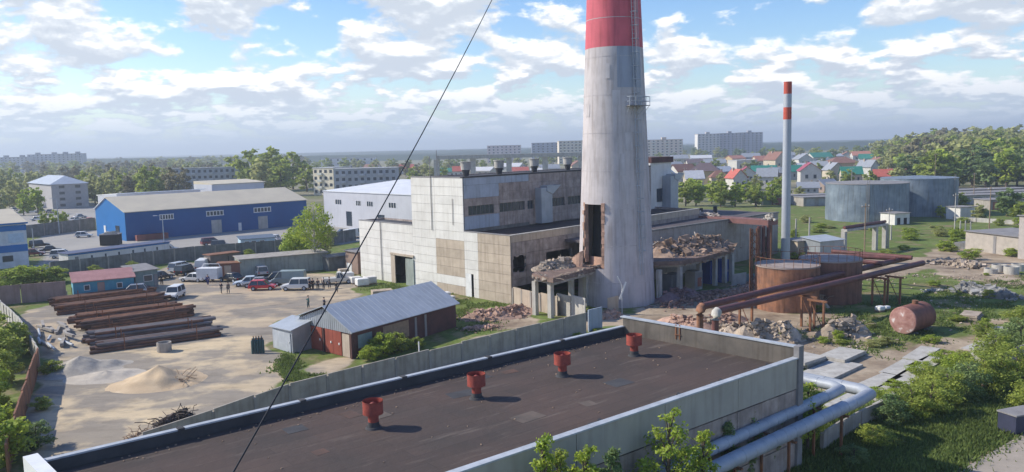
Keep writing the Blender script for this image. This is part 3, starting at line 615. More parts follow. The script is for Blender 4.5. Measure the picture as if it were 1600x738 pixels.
# ================================================================ chunks: piles of rubble (nobody could count them)
def chunk(m, c, s, flat=1.0, rs=random):
    M = Matrix.Translation(c) @ Matrix.Rotation(rs.uniform(0, 6.28), 4, 'Z') @ Matrix.Rotation(rs.uniform(-.5, .5), 4, 'X') @ Matrix.Rotation(rs.uniform(-.5, .5), 4, 'Y')
    x, y, z = s * rs.uniform(.5, 1.1), s * rs.uniform(.4, .8), s * rs.uniform(.25, .6) * flat
    vs = [M @ Vector((a * x * rs.uniform(.6, 1.1), b * y * rs.uniform(.6, 1.1), c_ * z * rs.uniform(.6, 1.1))) for a, b, c_ in ((-1, -1, -1), (1, -1, -1), (1, 1, -1), (-1, 1, -1), (-1, -1, 1), (1, -1, 1), (1, 1, 1), (-1, 1, 1))]
    m.add(vs, [(3, 2, 1, 0), (4, 5, 6, 7), (0, 1, 5, 4), (1, 2, 6, 5), (2, 3, 7, 6), (3, 0, 4, 7)])
def pile(name, label, cat, pts, n, h, s0, s1, mt, z0=0.0, seed=1, bars=0, base=True):
    """pts: ridge line of (x, y, radius) the heap is gathered round"""
    rs = random.Random(seed); m = MB()
    def pick():
        k = rs.random() * (len(pts) - 1) if len(pts) > 1 else 0; i = min(int(k), len(pts) - 2) if len(pts) > 1 else 0; f = k - i
        if len(pts) == 1: return pts[0]
        a, b = pts[i], pts[i + 1]; return tuple(a[j] * (1 - f) + b[j] * f for j in range(3))
    for _i in range(int(n * 1.5)):
        x, y, r = pick(); q_ = abs(rs.gauss(0, .48)); q_ = min(q_, 1.3); t_ = rs.uniform(0, 6.28); hh = h * max(0, 1 - q_) ** 1.2 * rs.uniform(.25, 1)
        s_ = (s0 * .6 + (s1 - s0) * rs.random() ** 4) * (1.7 if rs.random() < .03 else 1)
        chunk(m, Vector((x + r * q_ * math.cos(t_), y + r * q_ * math.sin(t_), z0 + hh + s_ * .1)), s_, 1, rs)
    for _ in range(bars):
        x, y, r = pick(); c = Vector((x + rs.uniform(-r, r) * .6, y + rs.uniform(-r, r) * .6, z0 + h * .4)); d = Vector((rs.uniform(-1, 1), rs.uniform(-1, 1), rs.uniform(.1, .9))) * rs.uniform(.5, 1.2); m.tube([c, c + d, c + d * 1.5 + Vector((rs.uniform(-.3, .3), 0, -.2))], .03, 4)
    if base:
        for (x, y, r) in pts:
            vs = [(x, y, z0 + h * .75)]; 
            for ring, (fr, fh) in enumerate(((.45, .5), (.95, -.02))):
                for i in range(12): t_ = i * math.pi / 6; k = rs.uniform(.85, 1.15); vs.append((x + r * fr * k * math.cos(t_), y + r * fr * k * math.sin(t_), z0 + h * fh * (rs.uniform(.7, 1.1) if fh > 0 else 1)))
            m.add(vs, [(0, 1 + i, 1 + (i + 1) % 12) for i in range(12)] + [(1 + i, 13 + i, 13 + (i + 1) % 12, 1 + (i + 1) % 12) for i in range(12)], False)
    return one(name, m, mt, label, cat, kind='stuff')
def gpr(px, py, r, z=0): p = G(px, py, z); return (p.x, p.y, r)
pile('brick_rubble', 'heap of salmon brick rubble in the grass below the factory corner', 'rubble', [gpr(745, 497, 2.2), gpr(775, 495, 3.0), gpr(815, 487, 2.4)], 1100, 1.0, .09, .42, K['bricksalm'], seed=2)
pile('brick_rubble', 'low spread of brick rubble around the small bushes near the red garage', 'rubble', [gpr(735, 515, 1.8), gpr(770, 512, 2.0)], 380, .35, .08, .3, K['bricksalm'], seed=3, base=False)
pile('concrete_rubble', 'grey broken concrete heap in front of the left rusty tank', 'rubble', [gpr(1165, 528, 1.8), gpr(1205, 528, 2.3), gpr(1235, 530, 1.6)], 700, 1.9, .1, .55, K['rub'], seed=4, bars=14)
pile('concrete_rubble', 'steep pale concrete heap right of the pipe rack supports', 'rubble', [gpr(1297, 527, 1.6), gpr(1335, 522, 2.0)], 500, 1.9, .1, .55, K['rub'], seed=5, bars=10)
pile('brick_rubble', 'orange brick rubble spread beneath the two brown pipes by the workshop parapet', 'rubble', [gpr(1050, 505, 2.2), gpr(1090, 512, 2.5), gpr(1140, 500, 2.4)], 800, 1.1, .09, .4, K['bricksalm'], seed=6)
pile('brick_rubble', 'brick rubble carpet between the right canopy and the rusty tank', 'rubble', [gpr(1120, 470, 3), gpr(1160, 458, 3.2), gpr(1185, 440, 2.5)], 900, .6, .08, .35, K['bricksalm'], seed=7, base=False)
pile('brick_rubble', 'purple brown brick heap at the foot of the big chimney', 'rubble', [gpr(1045, 470, 2.4), gpr(1070, 462, 2.4)], 500, 1.5, .1, .4, mat('brick_dull', (.30, .18, .17), (.2, .12, .12), 1.5, .95, .5, island=.3), seed=8)
pile('concrete_rubble', 'long low heap of broken concrete beside the dirt track on the right', 'rubble', [gpr(1462, 412, 2.5), gpr(1500, 412, 3), gpr(1525, 420, 2.2)], 480, .8, .15, .7, K['rub'], seed=9, bars=6, base=False)
pile('concrete_rubble', 'heap of grey slabs and beams at the right edge of the grass', 'rubble', [gpr(1505, 455, 1.8), gpr(1535, 460, 2.4), gpr(1575, 466, 2.4)], 330, 1.2, .2, .95, mat('slab_rubble', (.33, .32, .31), (.22, .22, .215), 1, .95, .3, island=.35), seed=10, bars=8, base=False)
pile('concrete_rubble', 'small scatter of white broken slabs on the grass', 'rubble', [gpr(1448, 455, .9), gpr(1468, 455, .9)], 60, .3, .15, .4, K['concl'], seed=12, base=False)
pile('scrap_heap', 'dark scrap heap against the concrete fence at the bottom of the yard', 'scrap', [gpr(255, 672, .9), gpr(285, 655, 1.2)], 260, .9, .08, .35, mat('scrap', (.13, .10, .09), (.05, .045, .04), 1.5, .9, .4, island=.5, c3=(.3, .26, .24)), seed=13, bars=24)
pile('scrap_heap', 'brown branches and scrap in the weeds by the workshop parapet', 'scrap', [gpr(205, 690, .8), gpr(232, 680, .8)], 120, .4, .06, .22, K['wood'], seed=14, bars=26, base=False)
pile('brick_rubble', 'pale brick and slab debris between fence end and chimney base', 'rubble', [gpr(948, 497, 1.2), gpr(962, 494, 1.2)], 260, .9, .1, .5, K['bricksalm'], seed=15)
pile('concrete_rubble', 'rubbish heap between the two rusty tanks', 'rubble', [gpr(1270, 482, 1.2), gpr(1283, 480, 1.0)], 180, 1.6, .1, .4, K['rub'], seed=16, bars=10)

# ================================================================ broken flue canopies
def canopy(name, label, pxs, zc_, cols, pile_pts, seed, th=.55, extra=None):
    pp = [G(px, py, zc_) for px, py in pxs]; root = thing(name, label, 'ruin', (pp[0].x, pp[0].y, 0))
    MB().prism(pp, zc_ - th, zc_).build('deck', mat('broken_deck', (.24, .16, .13), (.13, .095, .08), 1.2, .95, .5, c3=(.40, .27, .2)), root)
    pin = [p + (sum(pp, Vector((0, 0, 0))) / len(pp) - p) * .06 for p in pp]
    MB().prism(pin, zc_ - th - .35, zc_ - th - .01).build('deck_beam', K['conc'], root)
    for px, py in cols: p = G(px, py, 0); MB().box((p.x, p.y, (zc_ - th - .36) / 2), (.55, .55, zc_ - th - .36), R(GA)).build('column', K['concl'], root)
    return root
canopy('broken_flue_deck', 'broken brick flue deck on columns left of the big chimney', [(831, 428), (864, 435), (936, 416), (944, 402), (900, 399), (870, 404)], 5.0, [(837, 492), (861, 497), (893, 480), (916, 478)], None, 1)
canopy('broken_flue_deck', 'collapsed flue deck heaped with rubble right of the big chimney', [(1018, 409), (1060, 408), (1102, 401), (1143, 389), (1135, 378), (1075, 372), (1020, 378)], 4.9, [(1030, 470), (1062, 464), (1092, 452), (1117, 446), (1132, 442), (1143, 440)], None, 2)
pile('concrete_rubble', 'rubble and torn roofing lying on the left flue deck', 'rubble', [gpr(848, 421, 1.5, 5), gpr(872, 418, 1.9, 5), gpr(905, 411, 1.7, 5)], 900, 1.1, .08, .5, K['rub'], z0=4.9, seed=20, bars=8)
pile('brick_rubble', 'orange bricks heaped on the left deck below the chimney opening', 'rubble', [gpr(908, 411, 1.1, 5), gpr(928, 411, 1.0, 5)], 420, 1.2, .08, .25, mat('brick_orange', (.55, .32, .21), (.42, .23, .15), 2, .95, .4, island=.3), z0=4.9, seed=21)
pile('concrete_rubble', 'high pile of rubble and slabs on the right flue deck', 'rubble', [gpr(1030, 399, 3.0, 4.9), gpr(1065, 395, 3.4, 4.9), gpr(1100, 391, 3.2, 4.9), gpr(1125, 387, 2.4, 4.9)], 1300, 2.0, .12, .75, mat('mixed_rubble', (.44, .31, .23), (.22, .155, .12), .9, .95, .5, island=.35, c3=(.56, .45, .36)), z0=4.9, seed=22, bars=26)
MXR = MATS['mixed_rubble']
pile('brick_rubble', 'brown broken roofing and bricks heaped between the hall wall and the right deck', 'rubble', [gpr(1028, 395, 2.2, 2), gpr(1060, 388, 2.6, 2), gpr(1095, 380, 2.2, 2)], 700, 4.2, .12, .7, MXR, seed=61, bars=30)
pile('brick_rubble', 'brown debris hanging over the near edge of the right deck', 'rubble', [gpr(1022, 410, .8, 4.6), gpr(1060, 409, .8, 4.6), gpr(1100, 402, .8, 4.6), gpr(1140, 391, .8, 4.6)], 420, .7, .1, .5, MXR, z0=4.2, seed=62, bars=22, base=False)
pile('brick_rubble', 'reddish debris carpet under and before the right canopy', 'rubble', [gpr(1035, 480, 2.5), gpr(1080, 470, 3), gpr(1120, 458, 3), gpr(1160, 470, 2.5)], 900, .5, .08, .4, mat('red_debris', (.36, .22, .18), (.22, .14, .115), 1.2, .95, .5, island=.35, c3=(.5, .38, .3)), seed=63, bars=12, base=False)
pile('brick_rubble', 'rubble hanging over the near edge of the left deck', 'rubble', [gpr(834, 430, .5, 4.8), gpr(864, 436, .5, 4.8), gpr(900, 427, .5, 4.8), gpr(934, 418, .5, 4.8)], 260, .5, .08, .35, K['rub'], z0=4.6, seed=64, bars=14, base=False)
pile('scattered_stones', 'small stones and broken bits scattered over the grass on the right', 'stones', [gpr(1250, 560, 4), gpr(1400, 530, 7), gpr(1500, 470, 8), gpr(1580, 440, 7), gpr(1420, 430, 8), gpr(1330, 440, 5)], 700, .05, .06, .28, K['rub'], seed=65, base=False)
pile('concrete_rubble', 'rubble ridge along the foot of the brown pipes right of the elbows', 'rubble', [gpr(1100, 508, 1.2), gpr(1140, 520, 1.5), gpr(1170, 515, 1.6)], 420, 1.0, .1, .45, K['rub'], seed=66, bars=8)
random.seed(8)
for i in range(9):
    p = G(1022 + i * 11, 398 - i * 1.6, 5); o_ = Vector((random.uniform(-1.6, 1.6), random.uniform(-1, 1), random.uniform(.5, 2.2)))
    one('broken_beam', MB().box((p.x, p.y, 5.9 + random.random() * .7), (random.uniform(1.8, 3.6), .16, .22), random.uniform(0, 3), random.uniform(-.3, .3), random.uniform(-.5, .5)), K['wood' if i % 2 else 'conc'], 'broken beam sticking out of the rubble on the right flue deck', 'beam', 'broken beams on the right deck')
# leaning lump of curved brickwork on the deck
m = MB(); c0_ = G(912, 407, 5.6)
vs = []; 
for j, z in enumerate((4.9, 5.6, 6.4, 7.1)):
    for i in range(7):
        t_ = R(-205 + i * 17); r_ = 1.5 + .1 * j; vs.append((c0_.x + r_ * math.cos(t_) + .1 * j, c0_.y + r_ * math.sin(t_), min(z, 5.2 + i * .34)))
k = len(vs); vs += [(x * .0 + (x - c0_.x) * .72 + c0_.x, (y - c0_.y) * .72 + c0_.y, z) for x, y, z in vs]
fs = [(j * 7 + i, j * 7 + i + 1, (j + 1) * 7 + i + 1, (j + 1) * 7 + i) for j in range(3) for i in range(6)]
fs += [tuple(q + k for q in f[::-1]) for f in fs] + [(21 + i, 21 + i + 1, 21 + i + 1 + k, 21 + i + k) for i in range(6)] + [(7 * j + 6, 7 * j + 6 + k, 7 * j + 13 + k, 7 * j + 13) for j in range(3)] + [(7 * j, 7 * j + 7, 7 * j + 7 + k, 7 * j + k) for j in range(3)]
m.add(vs, fs); one('brick_flue_fragment', m, K['bricksalm'], 'curved lump of salmon brickwork standing beside the chimney opening', 'brickwork')
def simple_box(name, label, cat, px, py, size, mt, rz=R(GA), z=0.0, group=None, lid=None):
    p = G(px, py, z); r = thing(name, label, cat, p, rz, group); MB().box((0, 0, size[2] / 2), size).build('body', mt, r, False); return r, p
for px, py, w_, h_, rgb, lb in ((1108, 442, 1.9, 3.2, (.02, .07, .33), 'dark blue cabinet between the columns of the right canopy'), (1126, 440, 1.7, 3.2, (.03, .11, .45), 'bright blue cabinet with a white strip under the right canopy'), (1084, 452, 1.8, 2.6, (.35, .34, .33), 'grey cabinet with a red panel under the right canopy'), (1050, 460, 2.4, 2.8, (.17, .18, .19), 'dark grey machine cabinet at the chimney end of the right canopy')):
    r, p = simple_box('equipment_cabinet', lb, 'cabinet', px, py, (w_, 1.6, h_), cmat(rgb)); P_ = Plane(p, GA)
    MB().box((0, -.83, h_ * .52), (w_ * .8, .05, h_ * .82)).build('door', cmat(tuple(x * .85 for x in rgb)), r, False)
    MB().box((w_ * .3, -.88, h_ * .5), (.08, .06, .3)).build('handle', K['capm'], r, False)
    if 'white strip' in lb: MB().box((-w_ * .32, -.87, h_ * .5), (.3, .03, h_ * .7)).build('white_strip', K['white'], r, False)
    if 'red panel' in lb: MB().box((.1, -.87, h_ * .42), (.9, .03, 1.2)).build('red_panel', cmat((.4, .15, .1)), r, False)
# grey machinery wreck and leaning sheets under / behind the right canopy
for i, (px, py, sx, sz, t_, mt, lb) in enumerate(((1155, 446, 2.2, 1.8, .6, 'concl', 'pale round-edged sheet leaning beside the right canopy'), (1175, 440, 2.6, 1.3, -.4, 'tealg', 'dark green tarpaulin covered box near the lattice mast'), (1030, 470, .7, 2.4, .15, 'concl', 'pale broken slab standing at the chimney foot'), (958, 492, 1.3, 2.3, .25, 'beigep', 'pale upright slab fragment by the fence end'))):
    p = G(px, py); m = MB(); m.prism([(p.x - sx / 2, p.y - .25), (p.x + sx / 2, p.y - .25 + t_), (p.x + sx / 2, p.y + .2 + t_), (p.x - sx / 2, p.y + .2)], 0, [sz * .9, sz, sz * .6, sz * .85]); one(('leaning_sheet', 'covered_box', 'broken_slab', 'broken_slab')[i], m, K[mt], lb, 'debris')

# ================================================================ long low hall behind the canopy with overhead flue gallery
H0 = G(1215, 396); PH = Plane(H0 - Vector((math.cos(R(GA)), math.sin(R(GA)), 0)) * 52, GA)
HB = thing('long_hall', 'long low grey hall with a dark bitumen roof behind the right canopy', 'building', PH.o)
m = MB(); m.wall(PH, 0, 52, 0, 7.2, [(6, 12, 3.2, 4.8), (16, 19, 2.8, 5), (47, 50, 0, 3.4)], off=0, th=.3); m.build('wall', K['conc'], HB)
MB().pb(PH, 5, 51, .2, 5.2, -2.2, -2.0).build('hall_shade_sheet', K['dark'], HB)  # black sheet added behind the wall openings as painted indoor shade
MB().pb(PH, 0, 52, 7.0, 7.3, -22, -.32).build('roof', mat('hall_roof', (.12, .10, .105), (.08, .07, .075), .2, .9, .2), HB); MB().pb(PH, -.1, 52.1, 7.21, 7.45, -.31, .12).build('coping', K['concd'], HB)
m = MB(); m.pb(PH, 51.7, 52, 0, 7.0, -22, -.3); m.build('wall', K['conc'], HB)
for u in (40, 44.5): m = MB(); m.pb(PH, u, u + .5, 7.3, 8.6, -8.5, -8); m.build('roof_pipe', K['bitumd'], HB)
H2 = G(1105, 372); m = MB()
gl0, gl1 = G(1208, 346, 7.4), G(1030, 334, 7.4)
gal = thing('overhead_flue', 'reddish overhead flue duct with a torn whitish covering leading to the chimney', 'duct', (gl0.x, gl0.y, 0))
seg(MB(), gl0, gl1, 2.6, 6.8, 7.6).build('duct', mat('gallery_red', (.25, .12, .11), (.17, .09, .085), .6, .85, .2), gal)
for f in (.02, .33, .66, .95):
    p = gl0.lerp(gl1, f); MB().box((p.x, p.y, 3.4), (.4, .4, 6.78), R(GA)).build('support_column', K['rust'], gal)
pile('torn_insulation', 'whitish torn insulation lying along the overhead flue', 'debris', [(gl0.lerp(gl1, f).x, gl0.lerp(gl1, f).y, .9) for f in (.45, .6, .75, .9)], 330, .55, .12, .5, mat('insulation', (.52, .47, .42), (.33, .28, .25), 1.2, .95, .4, island=.3), z0=7.6, seed=30, base=False)
pile('torn_insulation', 'pale torn insulation lump at the right end of the overhead flue', 'debris', [(gl0.x, gl0.y, .8), (gl0.x - .8, gl0.y + .8, .8)], 90, .9, .15, .45, mat('insulation_white', (.6, .56, .5), (.42, .38, .33), 1.2, .95, .4, island=.3), z0=7.6, seed=31, base=False)
for i, px in enumerate((1186, 1193, 1201)):
    p = at(px, 350, gl0.y - .6); m = MB().cyl((p.x, p.y, .1), (p.x, p.y, 6.75), .3, n=10); one('vertical_pipe', m, K['pipebr'], ['left', 'middle', 'right'][i] + ' of three dark vertical pipes under the end of the overhead flue', 'pipe', 'vertical pipes under the flue')
lp = G(1178, 462); mst = thing('lattice_mast', 'rusty steel lattice mast left of the rusty tanks', 'mast', lp)
for a, b in ((-.4, -.4), (.4, -.4), (.4, .4), (-.4, .4)): MB().box((a, b, 4.4), (.16, .16, 8.8)).build('leg', K['rust'], mst, False)
m = MB()
for k in range(9):
    for (x0, y0), (x1, y1) in (((-.4, -.4), (.4, -.4)), ((.4, -.4), (.4, .4)), ((.4, .4), (-.4, .4)), ((-.4, .4), (-.4, -.4))): m.tube([(x0, y0, k * .95 + .1), (x1, y1, k * .95 + 1.05)], .045, 4)
m.build('bracing', K['rust'], mst, False)

# ================================================================ thin steel chimney
tp = G(1227, 412); TC = thing('steel_chimney', 'tall thin grey steel chimney with two red bands', 'chimney', tp); zt = at(1228, 128, tp.y).z
zb = [at(1228, y, tp.y).z for y in (147, 168, 187)]; r0 = .72; r1 = .62; rz_ = lambda z: r0 + (r1 - r0) * z / zt
sc_ = mat('steel_stack', (.46, .49, .54), (.38, .41, .46), .3, .5, .04, metal=.2, streak=.1)
for a, b, nme, mt in ((0, zb[2], 'shaft', sc_), (zb[2], zb[1], 'red_band', cmat((.5, .09, .06))), (zb[1], zb[0], 'shaft', sc_), (zb[0], zt, 'red_band', cmat((.5, .09, .06)))):
    MB().cyl((0, 0, a), (0, 0, b), rz_(a), rz_(b), 24, inner=.5 if b == zt else None).build(nme, mt, TC, False)
MB().cyl((0, 0, 0), (0, 0, .5), 1.2, 1.2, 8).build('footing', K['conc'], TC, False)

# ================================================================ storage tanks
def tank(name, label, px, py, r, h, mt, roofm, rail=True, cone=.5, dist=None, wrinkle=0.0):
    f = G(px, py); dirn = Vector((f.x, f.y, 0)).normalized(); c = f + dirn * r; t_ = thing(name, label, 'tank', c); m = MB(); n = 64; rs = random.Random(px); rings = 12; vs = []
    for j in range(rings + 1):
        for i in range(n): a = 2 * math.pi * i / n; rr = r + rs.uniform(-1, 1) * wrinkle; vs.append((rr * math.cos(a), rr * math.sin(a), h * j / rings))
    m.add(vs, [(j * n + i, j * n + (i + 1) % n, (j + 1) * n + (i + 1) % n, (j + 1) * n + i) for j in range(rings) for i in range(n)], True); m.build('shell', mt, t_, False)
    MB().cyl((0, 0, h), (0, 0, h + cone), r + .04, r * .08, n).build('roof', roofm, t_, False); MB().cyl((0, 0, h - .15), (0, 0, h), r + .09, r + .09, n, caps=False).build('rim', roofm, t_, False)
    if rail:
        m = MB(); k = 22
        for i in range(k): a = 2 * math.pi * i / k; m.cyl((r * math.cos(a), r * math.sin(a), h), (r * math.cos(a), r * math.sin(a), h + 1), .03, n=4)
        m.tube([(r * math.cos(a), r * math.sin(a), h + 1) for a in np.linspace(0, 2 * math.pi, 40)], .03, 4); m.build('railing', K['rust'], t_, False)
    return t_, c
rr_ = mat('tank_lid', (.36, .30, .27), (.26, .20, .17), .6, .85, .2)
t1, c1_ = tank('rusty_tank', 'orange rusty storage tank left of the pair by the brown pipes', 1229, 490, 3.7, 5.3, K['rusto'], rr_, cone=.25, wrinkle=.01)
t2, c2_ = tank('rusty_tank', 'darker rusty storage tank right of the pair by the brown pipes', 1296, 477, 3.7, 5.3, mat('dark_orange_rust', (.26, .125, .085), (.17, .09, .07), .9, .8, .2, streak=.5), rr_, cone=.25, wrinkle=.01)
t3, c3_ = tank('silver_tank', 'big silver blue storage tank left of the far pair', 1353, 348, 9.6, at(1353, 284, 203).z, K['tank'], K['slate'], rail=False, cone=.5, wrinkle=.05)
t4, c4_ = tank('silver_tank', 'big silver blue storage tank right of the far pair', 1434, 339, 9.2, at(1434, 276, 215).z, K['tank'], K['tank'], rail=False, cone=.5, wrinkle=.05)
for cc, T_, a in ((c3_, t3, -112), (c4_, t4, -60)):
    m = MB(); c, s_ = math.cos(R(a)), math.sin(R(a)); r_ = 9.75
    for o_ in (-.25, .25): m.cyl((r_ * c - s_ * o_, r_ * s_ + c * o_, 0), (r_ * c - s_ * o_, r_ * s_ + c * o_, 10.6), .05, n=4)
    for z in np.arange(.4, 10.5, .4): m.cyl((r_ * c - s_ * .25, r_ * s_ + c * .25, z), (r_ * c + s_ * .25, r_ * s_ - c * .25, z), .03, n=4)
    m.build('ladder', K['slate'], T_, False)
# low pipe rack legs in front of the silver tanks
ra, rb = G(1318, 400, 0), G(1382, 388, 0)
RK = thing('pipe_trestle', 'concrete pipe trestle standing in the grass before the silver tanks', 'trestle', ra)
for f in (0, .75, 1): p = ra.lerp(rb, f); MB().box((p.x, p.y, 2.1), (.9, .7, 4.2), R(GA)).build('pier', K['concl'], RK)
seg(MB(), ra, rb, 1.1, 4.22, 4.6).build('beam', K['concl'], RK); MB().tube([ra + Vector((0, 0, 4.9)), rb + Vector((0, 0, 4.9))], .28, 8).build('pipe', K['pipebr'], RK)
# fallen barrel tank
b0, b1 = G(1411, 501, 1.45), G(1456, 487, 1.45); dv = (b1 - b0).normalized(); b1 = b0 + dv * 4.2
BT = thing('horizontal_tank', 'rusty red cylindrical tank lying on its side in the grass', 'tank', (b0.x, b0.y, 0))
def dished(m, p0, d, r, n=28):
    for k, (f, dz) in enumerate(((1, 0), (.92, .16), (.7, .3), (.35, .38), (.02, .4))):
        pass
    prof = ((1, 0), (.95, .08), (.7, .15), (.35, .19), (.02, .2))
    for (f0, z0), (f1, z1) in zip(prof, prof[1:]): m.cyl(p0 + d * z0, p0 + d * z1, r * f0, r * f1, n, caps=False)
m = MB().cyl(b0, b1, 1.42, n=28, caps=False); m.build('shell', mat('red_rust', (.25, .10, .07), (.15, .07, .055), .9, .75, .2, streak=.3, c3=(.36, .2, .17)), BT)
m = MB(); dished(m, b0, -dv, 1.42); m.build('end_cap', mat('worn_end_cap', (.42, .24, .21), (.26, .12, .10), 1.3, .8, .2, contrast=1.3, c3=(.66, .60, .58)), BT)
m = MB(); dished(m, b1, dv, 1.42); m.build('end_cap', K['rust'], BT)
MB().cyl(b0.lerp(b1, .6) + Vector((0, 0, 1.4)), b0.lerp(b1, .6) + Vector((0, 0, 1.75)), .3, n=14).build('manhole', K['rust'], BT)
for f in (.2, .8): p = b0.lerp(b1, f); MB().box((p.x, p.y, .12), (.3, 2.2, .24), math.atan2(dv.y, dv.x)).build('cradle', K['concd'], BT)

# ================================================================ pair of brown pipes on trestles
zpz = 3.9
q0, q1 = G(1122, 486, zpz), G(1442, 411, zpz); pd = (q1 - q0).normalized(); pn = Vector((pd.y, -pd.x, 0))
e0, e1 = G(1098, 479, zpz), G(1418, 403, zpz)
def pipe_run(label, pts, r, mt, elbow=None, base=None):
    o = thing('heating_pipe', label, 'pipe', (pts[0].x, pts[0].y, 0), group='brown pipes on the trestles'); MB().tube(pts, r, 14).build('pipe', mt, o)
    if elbow: MB().tube(elbow[0], r * 1.25, 12).build('elbow', elbow[1], o)
    if base: MB().tube(base[0], r * .95, 12).build('riser', base[1], o)
    return o
def riser(p): return [p + Vector((0, 0, 0)) + pd * .0, p - pd * .25 - Vector((0, 0, .12)), p - pd * .4 - Vector((0, 0, .45)), p - pd * .42 - Vector((0, 0, .8))]
pipe_run('front brown pipe of the pair with a white wrapped elbow', [q0, q1], .36, K['pipebr'], (riser(q0), K['concl']), ([q0 - pd * .42 - Vector((0, 0, .78)), q0 - pd * .42 - Vector((0, 0, 3.8))], K['pipebr']))
bk = Vector((-pn.x, -pn.y, 0))
pipe_run('rear brown pipe of the pair with an orange riser', [e0, e1], .36, K['pipebr'], (riser(e0), K['rusto']), ([e0 - pd * .42 - Vector((0, 0, .78)), e0 - pd * .42 - Vector((0, 0, 3.8))], K['rusto']))
fz = 4.3
for i, (pa, pb_) in enumerate((((1400, 404), (1262, 397)), ((1425, 403), (1300, 393)), ((1380, 412), (1300, 405)))):
    a, b = G(*pa, fz), G(*pb_, fz); pipe_run(['dark pipe branching left from the far end of the brown pair', 'farthest dark pipe running behind the rusty tanks', 'short dark pipe crossing beside the right rusty tank'][i], [a, b], .3, K['pipebr'])
for i, (px, py) in enumerate(((1165, 520), (1262, 512), (1276, 520), (1372, 478), (1396, 476))):
    p = G(px, py); o = thing('pipe_trestle', ['rusty braced trestle at the elbow end of the brown pipes', 'thin post trestle in front of the left rusty tank', 'dark post trestle between the rubble heaps', 'left post frame at the far end of the brown pipes', 'right post frame at the far end of the brown pipes'][i], 'trestle', p, math.atan2(pd.y, pd.x), 'trestles under the brown pipes')
    for s_ in (-.75, .75): MB().box((0, s_, 1.7), (.2, .2, 3.4)).build('post', K['rust'], o, False)
    MB().box((0, 0, 3.38), (.25, 2.2, .2)).build('crossbeam', K['rust'], o, False); MB().tube([(0, -.7, .4), (0, .7, 3.1)], .05, 5).build('brace', K['rust'], o, False)
# silver foil heating pipes by the workshop
for i, (r_, pts) in enumerate(((.40, [(1085, 747, 3.2), (1121, 730, 3.2), (1343, 625, 3.2), (1358, 616, 3.2), (1345, 609, 3.2), (1262, 592, 3.2), (1190, 579, 3.2)]), (.34, [(1050, 731, 3.7), (1079, 717, 3.7), (1300, 615, 3.7), (1312, 608, 3.7), (1302, 603, 3.7), (1255, 593, 3.7), (1195, 581, 3.7)]))):
    o = thing('insulated_pipe', ['outer silver foil clad heating pipe turning the corner by the grass', 'inner silver foil clad heating pipe beside the workshop wall'][i], 'pipe', G(*pts[0]), group='silver clad heating pipes'); o.location.z = 0
    pp = [G(*p) for p in pts]; pp[0] = pp[1] + (pp[0] - pp[1]).normalized() * 12
    MB().tube(pp, r_, 20).build('cladding', K['pipeins'], o)
    for a, b in zip(pp, pp[1:]):
        n = int((b - a).length / 1.0)
        for k in range(1, n): c = a.lerp(b, k / n); d = (b - a).normalized(); MB().cyl(c - d * .03, c + d * .03, r_ + .015, n=20, caps=True).build('cladding_band', K['galv'], o)
    for f in (.1, .45, .85): c = pp[1].lerp(pp[2], f); MB().box((c.x, c.y, (c.z - r_) / 2), (.14, .14, c.z - r_), R(GA)).box((c.x, c.y, c.z - r_ - .05), (.9, .2, .1), R(GA) + 1.57).build('support', K['rust'], o)

# ================================================================ vegetation makers
def crown(name, blobs, n, size, mt, parent, seed, z_min=0.0, shell_=.55):
    g = np.random.default_rng(seed); B = np.array(blobs, float); vol = (B[:, 3] * B[:, 4] * B[:, 5]) ** .7; k = g.choice(len(B), n, p=vol / vol.sum())
    d = g.normal(size=(n, 3)); d /= np.linalg.norm(d, axis=1)[:, None]; rr = (shell_ + (1 - shell_) * g.random(n)) * (1 + .12 * g.normal(size=n))
    P = B[k, :3] + d * B[k, 3:] * rr[:, None]; P[:, 2] = np.maximum(P[:, 2], z_min)
    nrm = d * .6 + g.normal(size=(n, 3)) * .6 + np.array([0, 0, .35]); nrm /= np.linalg.norm(nrm, axis=1)[:, None]
    a = np.cross(nrm, g.normal(size=(n, 3))); a /= np.linalg.norm(a, axis=1)[:, None]; b = np.cross(nrm, a); s = size * (.55 + .9 * g.random(n))[:, None]
    q = np.stack([P - a * s - b * s * .55, P + a * s * .9 - b * s * .4, P + a * s + b * s * .6 + nrm * s * .3, P - a * s * .7 + b * s * .5], 1).reshape(-1, 3)
    me = bpy.data.meshes.new(name); me.vertices.add(n * 4); me.vertices.foreach_set('co', q.ravel()); me.loops.add(n * 4); me.loops.foreach_set('vertex_index', np.arange(n * 4)); me.polygons.add(n)
    me.polygons.foreach_set('loop_start', np.arange(0, n * 4, 4)); me.polygons.foreach_set('loop_total', np.full(n, 4)); me.update(); me.validate(); me.materials.append(mt)
    o = bpy.data.objects.new(name, me); COL.objects.link(o); o.parent = parent; return o
